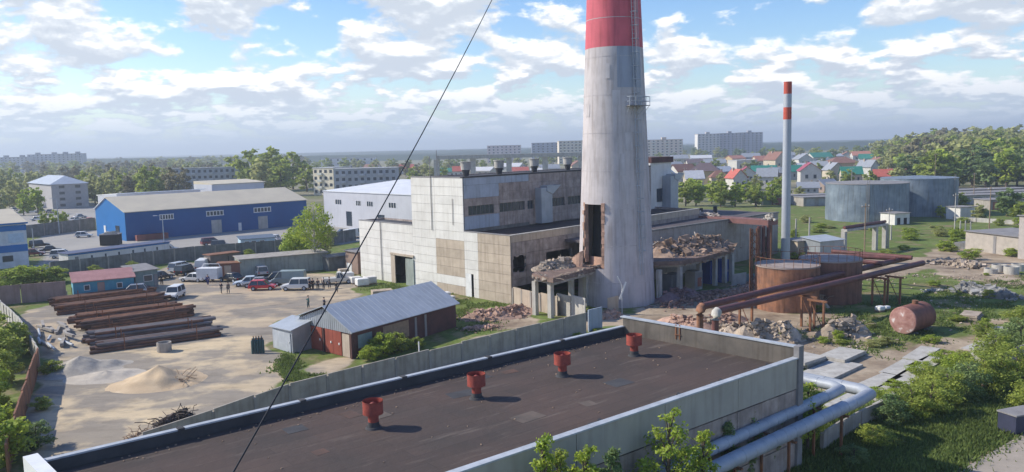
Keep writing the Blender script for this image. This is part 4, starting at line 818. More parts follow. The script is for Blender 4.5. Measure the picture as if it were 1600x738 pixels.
def tree_proto(kind, h, r, mt, seed, n=1500, size=.28, trunkm='trunk', low=.25, sub=14, conifer=False):
    rs = random.Random(seed); t_ = thing(kind, 'x', 'tree'); blobs = []; m = MB(); tr = max(.06, h * .018)
    lean = Vector((rs.uniform(-.04, .04), rs.uniform(-.04, .04), 1)); m.tube([lean * 0, lean * h * .3, lean * h * .65, lean * h * .92], [tr * 1.3, tr, tr * .6, tr * .2], 7)
    for i in range(sub):
        f = low + (1 - low) * (i + .5) / sub; 
        w = r * (1 - f) * 1.15 if conifer else r * math.sin(math.pi * min(1, max(.12, (f - low) / (1 - low) * .86 + .1))) ** .7
        t0 = i * 2.4 + rs.uniform(-.4, .4); q = w * rs.uniform(.35, .75); c = Vector((q * math.cos(t0), q * math.sin(t0), h * f)) + Vector((lean.x, lean.y, 0)) * h * f
        br = max(.35, w * rs.uniform(.38, .58)); blobs.append((c.x, c.y, min(c.z, h - br * .6), br, br, br * rs.uniform(.6, .85)))
        b0 = lean * (h * max(.12, f - .16)); m.tube([b0, b0.lerp(c, .5) + Vector((0, 0, .1)), c], [tr * .45, tr * .3, tr * .12], 5)
    m.build('trunk', K[trunkm], t_, False); crown('crown', blobs, n, size, mt, t_, seed, shell_=.35); return t_
def far_proto(kind, h, r, mt, seed, n=420, size=.75, conifer=False):
    return tree_proto(kind, h, r, mt, seed, n, size, low=.12, sub=11, conifer=conifer)
PR_ = {}
def proto(key, mk):
    if key not in PR_: PR_[key] = [mk(), False]
    return PR_[key]
def place(key, mk, loc, label, group, sc=1.0, rz=None, cat='tree'):
    p = proto(key, mk); rz = random.uniform(0, 6.28) if rz is None else rz
    if not p[1]:
        p[1] = True; o = p[0]; o.location = loc; o.rotation_euler = (0, 0, rz); o.scale = sc if isinstance(sc, tuple) else (sc,) * 3; tag(o, label, cat, group); return o
    return copy_tree(p[0], loc, rz, sc, label, group, cat)
leafs = {'Y': 'leafY', 'G': 'leafG', 'M': 'leafM', 'D': 'leafD', 'B': 'leafB'}
words = {'Y': 'yellow green', 'G': 'fresh green', 'M': 'pale muted green', 'D': 'dark green', 'B': 'brownish thinly leafed'}
def midtree(px, py, ht, kind, label, group, wide=.33, var=None):
    v = random.randrange(3) if var is None else var; p = G(px, py)
    place(f'mid{kind}{v}', lambda: far_proto('tree', 10, 3.3, K[leafs[kind]], 100 + v * 7 + ord(kind), 800, .42), p, label, group, (ht / 10 * wide / .33, ht / 10 * wide / .33, ht / 10))
def strip(x0, x1, y0, y1, n, h0, h1, kinds, where, group, avoid=(), wide=.33):
    rs = random.Random(int(x0 * 7 + y0)); k = 0
    for i in range(n * 4):
        if k >= n: break
        px = x0 + (x1 - x0) * ((k + .5 + rs.uniform(-.5, .5)) / n); py = rs.uniform(y0, y1)
        if any(a <= px <= b and c <= py <= d for a, b, c, d in avoid): k += 0; 
        kd = rs.choice(kinds); random.seed(rs.random()); midtree(px, py, rs.uniform(h0, h1), kd, f'{words[kd]} tree {where}', group + ', ' + words[kd], wide); k += 1

# ================================================================ red garage shed
ga, gb, gc = G(471, 540), G(553, 561), G(713, 511)
GA_ = ang(gb, gc); SH = thing('garage_shed', 'rusty red garage shed with a grey metal roof in front of the workshop', 'shed', ga)
PG, PS = Plane(ga, ang(ga, gb)), Plane(gb, GA_); wG, wS = (gb - ga).length, (gc - gb).length
zr_ = at(553, 517, gb.y).z; zl_ = at(471, 494, ga.y).z; up_, zp_ = PG.uz(509, 479)
zp_ = max(zp_, zr_ + 1.2)
m = MB(); back = PS.d * wS
fr = [PG.p(0, 0), PG.p(wG, 0), PG.p(wG, zr_), PG.p(up_, zp_), PG.p(0, zl_)]
k0 = [v + PG.n * -.02 for v in fr]; k1 = [v + back for v in fr]; n = 5
m.add(k0 + k1, [(0, 1, 2, 3, 4), (9, 8, 7, 6, 5)] + [(i, 5 + i, 5 + (i + 1) % 5, (i + 1) % 5)[::-1] for i in (0, 1, 4)]); m.build('wall', K['maroon'], SH)
m = MB(); r_ov = PG.n * .45; e1 = PG.p(wG, zr_) + PG.d * .45 - Vector((0, 0, .12)); pk = PG.p(up_, zp_) + Vector((0, 0, .05)); e2 = PG.p(0, zl_) - PG.d * .3 - Vector((0, 0, .05))
def slab(m, a, b, c, d, t=.07): m.add([a, b, c, d] + [v + Vector((0, 0, t)) for v in (a, b, c, d)], [(3, 2, 1, 0), (4, 5, 6, 7), (0, 1, 5, 4), (1, 2, 6, 5), (2, 3, 7, 6), (3, 0, 4, 7)])
slab(m, e1 + r_ov, e1 + back + PS.d * .3, pk + back + PS.d * .3, pk + r_ov); slab(m, pk + r_ov + PG.d * -.01, pk + back + PS.d * .3, e2 + back + PS.d * .3, e2 + r_ov); rf = m.build('roof', K['roofgrey'], SH)
m = MB()
for k in range(1, 22):
    f = k / 22; a = (e1 + r_ov).lerp(e1 + back + PS.d * .3, f) + Vector((0, 0, .075)); b = (pk + r_ov).lerp(pk + back + PS.d * .3, f) + Vector((0, 0, .075)); m.tube([a, b], .022, 4)
m.build('roof_seam', K['galv'], rf)
m = MB(); nC = 26
for k in range(nC):
    u0, u1 = wG * k / nC, wG * (k + .82) / nC; um = (u0 + u1) / 2; zt_ = zl_ + (zp_ - zl_) * um / up_ if um < up_ else zp_ + (zr_ - zp_) * (um - up_) / (wG - up_)
    z0_ = 2.45 + (zr_ - 2.6) * 0
    if zt_ > 2.5: m.pb(PG, u0, u1, 2.45, zt_ - .12, .03, .1)
m.build('gable_cladding', K['galv'], SH)
for u0, u1, z1 in ((.15, wG * .44, 2.42), (wG * .5, wG * .80, 2.42)):
    for a, b in ((u0, (u0 + u1) / 2 - .02), ((u0 + u1) / 2 + .02, u1)): g_ = MB().pb(PG, a, b, .05, z1, .02, .12).build('gate', K['redgate'], SH); MB().pb(PG, b - .35, b - .2, 1.1, 1.3, .12, .2).build('lock', K['white'], g_)
MB().pb(PG, wG * .82, wG * .95, .05, 2.3, .02, .12).build('door', K['beigep'], SH)
for u in (0, wG * .47, wG - .18): MB().pb(PG, u, u + .18, 0, 2.45 if u else 2.4, .02, .22).build('gate_post', K['maroon'], SH)
for a, b, c, d, mt in ((.04, .16, .9, 2.2, 'tealg'), (.26, .5, .6, 2.35, 'wood'), (.56, .58, 0, 2.4, 'slate'), (.66, .68, 0, 2.4, 'slate')): MB().pb(PS, wS * a, wS * b, c, min(d, zr_ - .2), .01, .06).build('side_panel', K[mt], SH)
# small lean-to
sa, sb, sc2 = G(427, 543), G(458, 553), G(474, 543); s1 = Plane(sa, ang(sa, sb)); wl = (sb - sa).length; LT = thing('tool_shed', 'small grey sheet metal shed beside the red garage', 'shed', sa)
q = [sa, sb, sb + PS.d * 2.6, sa + PS.d * 2.6]; MB().prism(q, 0, [2.2, 2.35, 2.9, 2.75]).build('wall', K['galv'], LT)
q = [sa - s1.d * .25 + s1.n * .25, sb + s1.d * .2 + s1.n * .25, sb + PS.d * 2.8 + s1.d * .2, sa + PS.d * 2.8 - s1.d * .25]; MB().prism(q, [2.2, 2.35, 2.95, 2.8], [2.27, 2.42, 3.02, 2.87]).build('roof', K['roofgrey'], LT)
dd = MB().pb(s1, .25, wl - .3, .05, 2.0, .02, .07).build('door', K['capm'], LT); MB().pb(s1, wl - .6, wl - .5, 1, 1.15, .07, .12).build('handle', K['white'], dd)
# low grey back roof attached between shed and yard
# ================================================================ concrete fences
def fence(label, pxs, h, plen, mt, name='concrete_fence', th=.12, zoff=0.0, posts=True, cat='fence', ztop=False, jit=.05, postm=None):
    pts = [G(px, py, h if ztop else 0) for px, py in pxs]; pts = [Vector((p.x, p.y, 0)) for p in pts]; o = thing(name, label, cat, pts[0]); rs = random.Random(int(pxs[0][0]) + 5)
    for a, b in zip(pts, pts[1:]):
        n = max(1, round((b - a).length / plen))
        for k in range(n):
            p, q = a.lerp(b, k / n), a.lerp(b, (k + 1) / n); d = (q - p).normalized(); hh = h * (1 + rs.uniform(-jit, jit) * .6); off = Vector((d.y, -d.x, 0)) * rs.uniform(-.04, .04)
            m = MB(); seg(m, p + d * .06 + off, q - d * .06 - off, th, 0, hh); m.build('panel', mt, o)
            if posts: MB().box((p.x, p.y, h * .47), (.24, .24, h * .94), math.atan2(d.y, d.x)).build('post', postm or K['conc'], o)
    return o
fence('long concrete panel fence running beside the workshop from yard to chimney', [(225, 728), (335, 688), (400, 663), (454, 643), (619, 598), (722, 571), (916, 520)], 2.2, 3.6, mat('fence_concrete', (.46, .41, .345), (.33, .295, .25), .8, .92, .15, streak=.35), postm=K['conc'])
fence('single bluish white fence panel at the chimney end of the workshop fence', [(919, 519), (941, 513)], 2.4, 3.5, K['bluep'], posts=False)
fence('salmon and beige block fence between factory corner and broken canopy', [(802, 476), (845, 487), (872, 494)], 2.3, 2.3, K['beigep'], cat='fence')
fence('white and beige panel fence under the left broken canopy', [(872, 490), (915, 503)], 2.6, 2.6, K['concl'], jit=.1)
fence('long grey concrete fence between the yard and the blue warehouse lot', [(80, 433), (170, 423), (305, 406), (430, 396), (556, 376)], 2.6, 4.0, K['concd'], jit=.02)
fence('faded reddish wall at the left edge beneath the pale bushes', [(-40, 480), (105, 468)], 2.6, 5, K['fencered'], posts=False)
fence('short pale concrete fence at the left edge of the yard', [(-8, 482), (32, 522), (62, 575)], 1.9, 2.4, K['concl'])
fence('rusty brown sheet fence along the bushes at the lower left', [(62, 575), (38, 650), (12, 745)], 2.1, 3.0, K['rust'], name='sheet_fence', posts=False, jit=.08)
fence('low grey concrete fence overgrown by bushes on the right', [(1285, 705), (1345, 668), (1420, 636), (1600, 560), (1700, 520)], 1.3, 3.6, K['conc'])
fence('distant dark concrete fence behind the blue warehouse lot', [(40, 372), (150, 358)], 3.2, 6, K['concd'], jit=.01)
fence('fine wire fence posts across the grass behind the silver tanks', [(1490, 345), (1600, 352)], 1.0, 6, K['concl'])
# hinged metal plates and slabs in the grass
def slabobj(px, py, l, w_, z0, h, rz, mt, label, name='concrete_slab', grp=None, tilt=0):
    p = G(px, py, z0); m = MB().box((p.x, p.y, z0 + h / 2 + abs(tilt) * l * .3), (l, w_, h), R(rz), tilt); return one(name, m, mt, label, 'slab', grp)
slabobj(628, 590, 2.6, 1.5, 0, .25, 30, K['concl'], 'tilted pale slab leaning by the fence and workshop parapet', tilt=.35)
slabobj(712, 555, 3.4, 1.2, 0, .15, 42, K['concl'], 'flat pale slab lying between fence and workshop near the white post')
slabobj(752, 553, 2.2, 1.0, 0, .18, 40, mat('yellow_boards', (.48, .40, .22), (.38, .31, .18), 2, .9), 'yellowish boards lying between the fence and the workshop', name='boards')
for i, (px, py, l, w_, z0, rz, lb) in enumerate(((1258, 566, 3.6, 2.6, 0, 40, 'bottom slab of the stack by the workshop corner post'), (1256, 563, 3.5, 2.5, .27, 42, 'second slab of the stack by the workshop corner post'), (1254, 562, 3.4, 2.5, .54, 38, 'topmost slab of the stack by the workshop corner post'), (1318, 557, 4.4, 2.4, 0, 44, 'lower pale slab of the pair right of the stack'), (1316, 556, 4.3, 2.4, .27, 43, 'upper pale slab of the pair right of the stack'), (1300, 580, 6.0, 2.8, 0, 43, 'long pale slab lying in front of the slab stack'), (1517, 497, 3.2, 1.9, 0, 48, 'low slab under the rough slab in the grass right of the red tank'), (1517, 493, 3.0, 1.7, .32, 50, 'rough topmost slab on the grass right of the red tank'))):
    slabobj(px, py, l, w_, z0, .25, rz, K['concl'] if i < 6 else K['rub'], lb)
for i, (px, py) in enumerate(((1330, 625), (1372, 597), (1408, 575), (1440, 553), (1382, 612), (1418, 590), (1452, 566), (1535, 540), (1560, 520))):
    p = G(px, py); one('road_slab', MB().box((p.x, p.y, .045), (5.6, 1.7, .09), R(GA + random.uniform(-4, 4))), K['concl'], 'weathered road slab set in the grass track beside the overgrown fence', 'slab', 'road slabs in the grass track')
slabobj(1392, 640, 3.4, 1.2, 0, .7, 40, K['concl'], 'broken pale block on the grass behind the overgrown fence', name='concrete_block'); slabobj(1532, 560, 2.4, .9, 0, .6, 40, K['concl'], 'second pale block by the overgrown fence farther right', name='concrete_block')
slabobj(1508, 388, 3.2, 2.2, 0, 1.1, 30, K['concd'], 'grey slab stack beside the dirt track near the brick hut'); slabobj(597, 462, 2.8, 1.6, 0, .8, 20, K['rub'], 'low pile of grey slabs on the grass behind the red garage')
for i, (px, py, r_, h_) in enumerate(((1561, 424, 1.0, 1.0), (1580, 428, 1.0, 1.1), (1592, 423, 1.0, 1.0), (1548, 427, .9, .7))):
    p = G(px, py); one('concrete_ring', MB().cyl(p, p + Vector((0, 0, h_)), r_, n=24, inner=r_ - .15), K['concl'], 'pale concrete well ring standing beside the dirt track', 'ring', 'concrete rings by the dirt track')
p = G(257, 549); one('concrete_ring', MB().cyl(p, p + Vector((0, 0, .95)), .72, n=24, inner=.6), K['conc'], 'lone grey concrete ring beside the pipe stacks in the yard', 'ring')
# white sacks and pallets by the factory front
def sack(px, py, s, mt, lb, nm='wrapped_pallet', cat='pallet', z0=0.0):
    p = G(px, py, z0); r = thing(nm, lb, cat, p, .5); m = MB(); m.prism([(-s, -s * .8), (s, -s * .8), (s, s * .8), (-s, s * .8)], .16, s * 1.3); o = m.build('load', mt, r, False)
    bv = o.modifiers.new('b', 'BEVEL'); bv.width = .12; bv.segments = 2; m = MB()
    for y in (-.6, 0, .6): m.box((0, y * s, .08), (s * 2, .12, .14))
    m.build('base', K['wood'], r, False)
for i, (px, py, s, mt, lb) in enumerate(((543, 437, .9, 'white', 'white wrapped pallet leftmost in the row by the factory'), (556, 443, .8, 'whitep', 'second white wrapped pallet in front of the factory wall'), (566, 447, .9, 'white', 'third white wrapped pallet, beside the grass'), (578, 444, .9, 'whitep', 'fourth white pallet nearest the factory gate'), (537, 430, .8, 'beigep', 'beige block pallet behind the white ones by the brown hut'), (695, 467, .7, 'white', 'white block stack by the small side door'), (704, 471, .55, 'whitep', 'smaller white block by the small side door'), (1375, 487, .5, 'white', 'left white bag lying in the grass by the red tank'), (1385, 485, .4, 'white', 'right white bag lying in the grass by the red tank'))): sack(px, py, s, K[mt], lb)

# ================================================================ pipe stacks
def pipestack(pL, pR, n, rows, r, cols, label):
    a, b = G(*pL), G(*pR); d = (b - a).normalized(); nrm = Vector((-d.y, d.x, 0)); rs = random.Random(int(pL[0] + pL[1]))
    for j in range(rows):
        for i in range(n - j):
            c = nrm * ((i + j * .5) * 2.02 * r) + Vector((0, 0, r + j * r * 1.75)); e_ = rs.uniform(-.9, .7); p0, p1 = a + c + d * e_, b + c + d * (rs.uniform(-1.0, .8) if j else rs.uniform(-.5, .4))
            mt = K[rs.choice(cols)]; m = MB().cyl(p0, p1, r, n=10, caps=False); m.cyl(p1, p0, r * .86, n=10, caps=False); one('steel_pipe', m, mt, label, 'pipe', label.replace('rusty steel pipe', 'rusty pipes').replace('grey brown steel pipe', 'grey pipes'))
    for f in (.2, .8):
        p = a.lerp(b, f) + nrm * r * (n - 1); one('stack_bearer', MB().box((p.x, p.y, -.0 + .05), (.2, 2 * r * n + .4, .1), math.atan2(d.y, d.x)), K['wood'], 'wooden bearer under a ' + label.replace(' in ', ' of ').replace('rusty steel pipe', 'pipe').replace('grey brown steel pipe', 'pipe'), 'timber', 'bearers under the pipe stacks')
        for s_ in (-1, 1):
            p2 = p + nrm * s_ * (r * n + .12); one('stake', MB().box((p2.x, p2.y, .9), (.08, .08, 1.8)), K['rust'], 'thin stake holding a ' + label.replace(' in ', ' of ').replace('rusty steel pipe', 'pipe').replace('grey brown steel pipe', 'pipe'), 'stake', 'stakes round the pipe stacks')
pipestack((155, 552), (343, 526), 7, 3, .17, ('pipegr', 'pipest'), 'grey brown steel pipe in the front stack by the concrete ring')
pipestack((142, 540), (330, 515), 9, 4, .17, ('pipegr', 'pipest'), 'grey brown steel pipe in the second stack from the front')
pipestack((135, 519), (304, 494), 9, 4, .16, ('pipest', 'rust'), 'rusty steel pipe in the tall middle stack')
pipestack((118, 505), (278, 485), 8, 3, .16, ('rust', 'pipest'), 'rusty steel pipe in the orange middle stack')
pipestack((100, 492), (260, 472), 10, 4, .16, ('pipest', 'rust'), 'rusty steel pipe in the stack second from the back')
pipestack((90, 478), (243, 458), 10, 3, .16, ('rust', 'pipest'), 'rusty steel pipe in the rear stack before the blue shed')
rs = random.Random(5)
for i in range(17):
    p = G(60 + rs.uniform(0, 52), 526 + rs.uniform(-14, 16)); t_ = R(-52 + rs.uniform(-14, 14)); l = rs.uniform(2, 4.5); kind = i % 4
    m = MB()
    if kind: m.box((p.x, p.y, .2 + (i % 3) * .2), (l, .3, .28), t_)
    else: m.cyl(p + Vector((0, 0, .3)), p + Vector((l * math.cos(t_), l * math.sin(t_), .32)), .14, n=8)
    one('concrete_beam' if kind else 'old_pipe', m, K['conc'] if kind else K['capm'], 'grey concrete beam tossed on the pile left of the pipe stacks' if kind else 'pale old pipe on the beam pile left of the stacks', 'beam' if kind else 'pipe', 'beams dumped left of the pipe stacks' if kind else 'pale pipes dumped left of the stacks')

# ================================================================ heaps of sand and gravel
def heap(name, label, px, py, rx, ry, h, mt, seed, rz=0.3):
    c = G(px, py); m = MB(); nr, na = 14, 40; vs = []
    for j in range(nr + 1):
        f = j / nr
        for i in range(na):
            t_ = 2 * math.pi * i / na; k = 1 + .16 * noise.noise(Vector((math.cos(t_) * 1.3, math.sin(t_) * 1.3, seed))); x, y = rx * f * k * math.cos(t_), ry * f * k * math.sin(t_)
            z = h * (1 - f) ** 1.55 + .28 * h * noise.noise(Vector((x * .9, y * .9, seed * 3))) * (1 - f) * f * 3 + .1 * noise.noise(Vector((x * 2.2, y * 2.2, seed))) * (1 - f)
            if f == 1: z = -.03
            vs.append((c.x + x * math.cos(rz) - y * math.sin(rz), c.y + x * math.sin(rz) + y * math.cos(rz), z))
    m.add(vs, [(j * na + i, (j + 1) * na + i, (j + 1) * na + (i + 1) % na, j * na + (i + 1) % na) for j in range(nr) for i in range(na)], True); m.add(vs[:na], [tuple(range(na))]); return one(name, m, mt, label, 'heap', kind='stuff', loc=(c.x, c.y, 0))
heap('sand_heap', 'yellow sand heap in the middle of the yard', 249, 596, 4.3, 3.7, 1.5, K['sand'], 1)
heap('gravel_heap', 'grey gravel heap in front of the pipe stacks', 126, 577, 4.6, 3.4, 1.3, K['gravel'], 2); heap('gravel_heap', 'flat pale spread of gravel beside the grey heap', 165, 588, 3.8, 2.6, .5, mat('pale_gravel', (.52, .46, .38), (.42, .37, .31), 1.5, .95, .5, bscale=14), 3)
pile('brick_rubble', 'brown roots and clods on the side of the sand heap', 'debris', [gpr(277, 590, .7), gpr(285, 600, .7)], 60, .45, .06, .25, K['wood'], seed=51, bars=14, base=False)
# gas cylinders
cy0 = None
for i in range(9):
    p = G(395 + i % 5 * 4.2 + (i // 5) * 2, 553 - (i // 5) * 4 - (i % 5) * .3)
    o = place('cyl', lambda: (lambda r: (MB().cyl((0, 0, 0), (0, 0, 1.3), .125, n=12).cyl((0, 0, 1.3), (0, 0, 1.42), .125, .05, 12).build('body', K['cyl'], r, False), MB().cyl((0, 0, 1.42), (0, 0, 1.56), .05, n=8).build('valve', K['rust'], r, False), r)[2])(thing('gas_cylinder', 'x', 'cylinder')), p, 'dark green gas cylinder standing in the cluster in the yard', 'gas cylinders standing in the yard', rz=i * 1.0, cat='cylinder', sc=1.0)

# ================================================================ yard sheds
def hut(name, label, pa, pb, depth, h0, h1, wallm, roofm, wins=(), doors=(), rise=.5, dangle=None):
    a, b = G(*pa), G(*pb); P = Plane(a, ang(a, b)); L = (b - a).length; o = thing(name, label, 'shed' if 'shed' in name else 'hut', a); bk_ = -P.n * depth
    MB().prism([a, b, b + bk_, a + bk_], 0, [h0, h0, h1, h1]).build('wall', wallm, o)
    q = [a + P.n * .3 - P.d * .25, b + P.n * .3 + P.d * .25, b + bk_ * 1.05 + P.d * .25, a + bk_ * 1.05 - P.d * .25]; dz = (h1 - h0) * .05; r_ = MB().prism(q, [h0 - dz, h0 - dz, h1 + dz, h1 + dz], [h0 - dz + .1, h0 - dz + .1, h1 + dz + .1, h1 + dz + .1]).build('roof', roofm, o)
    for u0, u1, z0, z1 in wins: f = MB().pb(P, L * u0, L * u1, z0, z1, .01, .05).build('window', K['white'], o); MB().pb(P, L * u0 + .08, L * u1 - .08, z0 + .08, z1 - .08, .05, .06).build('pane', K['glass'], f)
    for u0, u1, z1, mt in doors: f = MB().pb(P, L * u0, L * u1, .03, z1, .01, .07).build('door', mt, o)
    return o, P, L
bs, Pb, Lb = hut('blue_shed', 'long turquoise shed with a faded red ribbed roof behind the pipes', (117, 468), (211, 458), 3.6, 2.4, 3.3, K['teal'], K['pinkroof'], [(.16, .26, 1.1, 1.9), (.7, .8, 1.0, 1.8)], [(.38, .5, 2.1, K['fencered']), (.56, .66, 2.1, K['teal'])])
m = MB()
for k in range(9): f = (k + .5) / 9; p = Pb.p(Lb * f, 2.46, .25); q = Pb.p(Lb * f, 3.38, -3.7); m.tube([p, q], .05, 4)
m.build('roof_rib', K['pinkroof'], bs)
a = Pb.o; MB().prism([a - Pb.d * .02, a + Pb.n * .0 - Pb.n * 3.5 - Pb.d * .02, a - Pb.n * 3.5 - Pb.d * .1, a - Pb.d * .1], .02, [2.38, 3.2, 3.2, 2.38]).build('end_wall', cmat((.16, .42, .52)), bs)
hut('kiosk', 'small green grey guard hut with a flat dark roof', (213, 455), (248, 450), 4.5, 2.9, 3.3, K['tealg'], K['slate'], [(.35, .75, 1.2, 2.2)], [(.82, .97, 2.2, K['slate'])])
MB()
p = G(101, 467); one('oil_drum', MB().cyl(p, p + Vector((0, 0, 1.1)), .4, n=16).cyl(p + Vector((0, 0, .5)), p + Vector((0, 0, .56)), .43, n=16), K['fencered'], 'rusty drum standing at the left end of the turquoise shed', 'drum')
hut('garage_shed', 'very long low grey green shed wall behind the parked cars', (376, 434), (512, 421), 4.5, 2.9, 3.0, K['wallgr'], K['conc'])
hut('garage_shed', 'lower dark end of the long shed near the birch', (514, 424), (556, 419), 3, 2.3, 2.4, K['concd'], K['concd'])
hut('brick_hut', 'brown brick hut with a white board at the left corner of the factory', (541, 425), (560, 429), 6, 3.6, 3.9, cmat((.30, .21, .17), 'brown'), K['slate'], (), [(.1, .5, 1.6, K['white'])])
hut('container', 'rust brown container in the line of yard vehicles', (341, 436), (376, 434), 2.4, 2.4, 2.4, cmat((.22, .11, .09), 'brown'), K['rust'], (), [(.3, .6, 2.1, K['beigep'])])
hut('container', 'long dark container shed behind the parked yard vehicles', (330, 424), (375, 418), 2.4, 2.7, 2.7, cmat((.2, .17, .16), 'brown'), K['rust'], (), [(.6, .62, 2.3, K['black'])])

# ================================================================ buildings by the lot
# blue warehouse
B0, B1, Bg = G(198, 377), G(480, 351), G(152, 369); PB = Plane(B0, ang(B0, B1)); LB = (B1 - B0).length; PBg = Plane(Bg, ang(Bg, B0)); wB = (B0 - Bg).length; he = at(196, 332, B0.y).z; hp = at(168, 309, (B0.y + Bg.y) / 2 + 1).z
BW = thing('blue_warehouse', 'long bright blue warehouse with a beige sheet roof', 'warehouse', B0); bk_ = PB.d * LB
wr = lambda a, b, c, d: rc(a, b, c, d, PB)
bw = [(x[0], x[1], he - 2.3, he - 1.3) for x in (wr(250, 271, 337, 345), wr(323, 349, 332, 340), wr(397, 423, 327, 335))]
bd = [(wr(331, 347, 351, 369)[0], wr(331, 347, 351, 369)[1], 0, 3.3), (wr(404, 419, 346, 364)[0], wr(404, 419, 346, 364)[1], 0, 3.3), (wr(373, 378, 355, 366)[0], wr(373, 378, 355, 366)[1], 0, 2.1)]
m = MB(); m.wall(PB, 0, LB, 0, he, bw + bd, off=0, th=.2); m.build('wall', K['blueshade'], BW)
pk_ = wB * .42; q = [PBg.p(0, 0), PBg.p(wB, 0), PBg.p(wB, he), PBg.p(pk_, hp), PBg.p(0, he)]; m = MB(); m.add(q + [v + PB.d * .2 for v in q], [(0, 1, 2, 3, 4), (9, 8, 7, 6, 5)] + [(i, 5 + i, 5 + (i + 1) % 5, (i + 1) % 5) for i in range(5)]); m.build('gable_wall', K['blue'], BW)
m = MB(); seg(m, PBg.p(0, 0) + bk_, PBg.p(wB, 0) + bk_, .2, 0, he); seg(m, PBg.p(.1, 0) + PB.d * .2, PBg.p(.1, 0) + bk_, .2, 0, he); m.build('wall', K['blueshade'], BW)
pk = PBg.p(pk_, hp); m = MB(); n_ = PBg.n * .3; e1 = PBg.p(wB + .4, he - .1); slab(m, e1 + n_, e1 + bk_ + PB.d * .3, pk + bk_ + PB.d * .3, pk + n_, .15); m.build('roof', K['beigeroof'], BW)
m = MB(); e2 = PBg.p(-.4, he - .1); slab(m, pk + n_ - PBg.d * .01, pk + bk_ + PB.d * .3, e2 + bk_ + PB.d * .3, e2 + n_, .15); m.build('roof', K['whiteroof'], BW)
for a, b, z0, z1 in bw:
    f = MB().pb(PB, a, b, z0, z1, -.1, -.05).build('window', K['glass'], BW); mm = MB().pb(PB, a - .15, b + .15, z1, z1 + .18, -.05, .06); mm.pb(PB, a - .15, b + .15, z0 - .18, z0, -.05, .06)
    for k in range(6): uu = a - .1 + (b - a) * k / 5; mm.pb(PB, uu, uu + .18, z0, z1, -.05, .06)
    mm.build('frame', K['white'], f)
for a, b, z0, z1 in bd: f = MB().pb(PB, a, b, 0, z1, -.1, -.04).build('door', K['concl'] if z1 > 3 else K['white'], BW)
for f0, f1 in ((.28, .34), (.68, .8)): MB().pb(PBg, wB * f0, wB * f1, .02, 3.0 if f1 < .5 else 3.4, .02, .12).build('door', K['white'] if f1 < .5 else K['glass'], BW)
# second white roof behind it and roof cabins
m = MB(); b5 = PBg.p(-2, 0) + PB.d * 6; 
o = thing('white_hall', 'white roofed hall behind the blue warehouse', 'warehouse', b5); MB().prism([b5, b5 - PBg.d * 14, b5 - PBg.d * 14 + PB.d * 22, b5 + PB.d * 22], 0, [hp + .3, hp - .6, hp - .6, hp + .3]).build('wall', K['lilac'], o); MB().prism([b5 + PBg.d, b5 - PBg.d * 15, b5 - PBg.d * 15 + PB.d * 23, b5 + PBg.d + PB.d * 23], [hp + .31, hp - .55, hp - .55, hp + .31], [hp + .5, hp - .3, hp - .3, hp + .5]).build('roof', K['whiteroof'], o)
b6 = PBg.p(-8, 0) + PB.d * 34; o = thing('white_hall', 'grey beige hall roof rising behind the middle of the blue warehouse', 'warehouse', b6); MB().prism([b6, b6 - PBg.d * 12, b6 - PBg.d * 12 + PB.d * 16, b6 + PB.d * 16], 0, hp + 1.2).build('wall', K['lilac'], o); MB().prism([b6 + PBg.d * .5, b6 - PBg.d * 12, b6 - PBg.d * 12 + PB.d * 16.5, b6 + PBg.d * .5 + PB.d * 16.5], hp + 1.21, [hp + 1.4, hp + 2.1, hp + 2.1, hp + 1.4]).build('roof', K['beigeroof'], o)
# grey warehouse
W0 = G(508, 353); PW = Plane(W0, GB); zw = at(508, 299, W0.y).z; GW = thing('grey_warehouse', 'pale grey warehouse with small windows left of the factory', 'warehouse', W0); LWW = 42
wwin = [(x[0], x[1], zw - 2.9, zw - 1.9) for x in (rc(524, 534, 1, 2, PW), rc(556, 564, 1, 2, PW), rc(573, 583, 1, 2, PW), rc(607, 619, 1, 2, PW))]; 
def urange(P, a, b, y): return P.uz(a, y)[0], P.uz(b, y)[0]
wwin = [(*urange(PW, a, b, 320), z0, z0 + 1.2) for a, b, z0 in ((524, 534, 6.1), (556, 564, 6.1), (573, 583, 6.1), (607, 619, 6.1))]
wdr = [(*urange(PW, 541, 550, 340), .6, 4.4), (*urange(PW, 590, 601, 340), .6, 4.2)]
m = MB(); m.wall(PW, 0, LWW, 0, zw, wwin + wdr, off=0, th=.2); m.build('wall', K['lilac'], GW)
for a, b, z0, z1 in wwin:
    f = MB().pb(PW, a, b, z0, z1, -.1, -.05).build('window', K['glass'], GW); mm = MB()
    for k in range(4): uu = a + (b - a - .12) * k / 3; mm.pb(PW, uu, uu + .12, z0, z1, -.05, .05)
    mm.build('frame', K['white'], f)
for a, b, z0, z1 in wdr: MB().pb(PW, a, b, z0, z1, -.15, -.1).build('door', K['glass'], GW)
bkk = -PW.n * 26; r0_ = [W0 + PW.n * .2 - PW.d * .2, W0 + PW.n * .2 + PW.d * LWW, W0 + bkk + PW.d * LWW, W0 + bkk - PW.d * .2]; MB().prism(r0_, [zw, zw, zw + 1.9, zw + 1.9], [zw + .15, zw + .15, zw + 2.1, zw + 2.1]).build('roof', K['whiteroof'], GW)
m = MB(); seg(m, W0, W0 + bkk, .2, 0, zw - .05); m.build('wall', K['lilac'], GW)
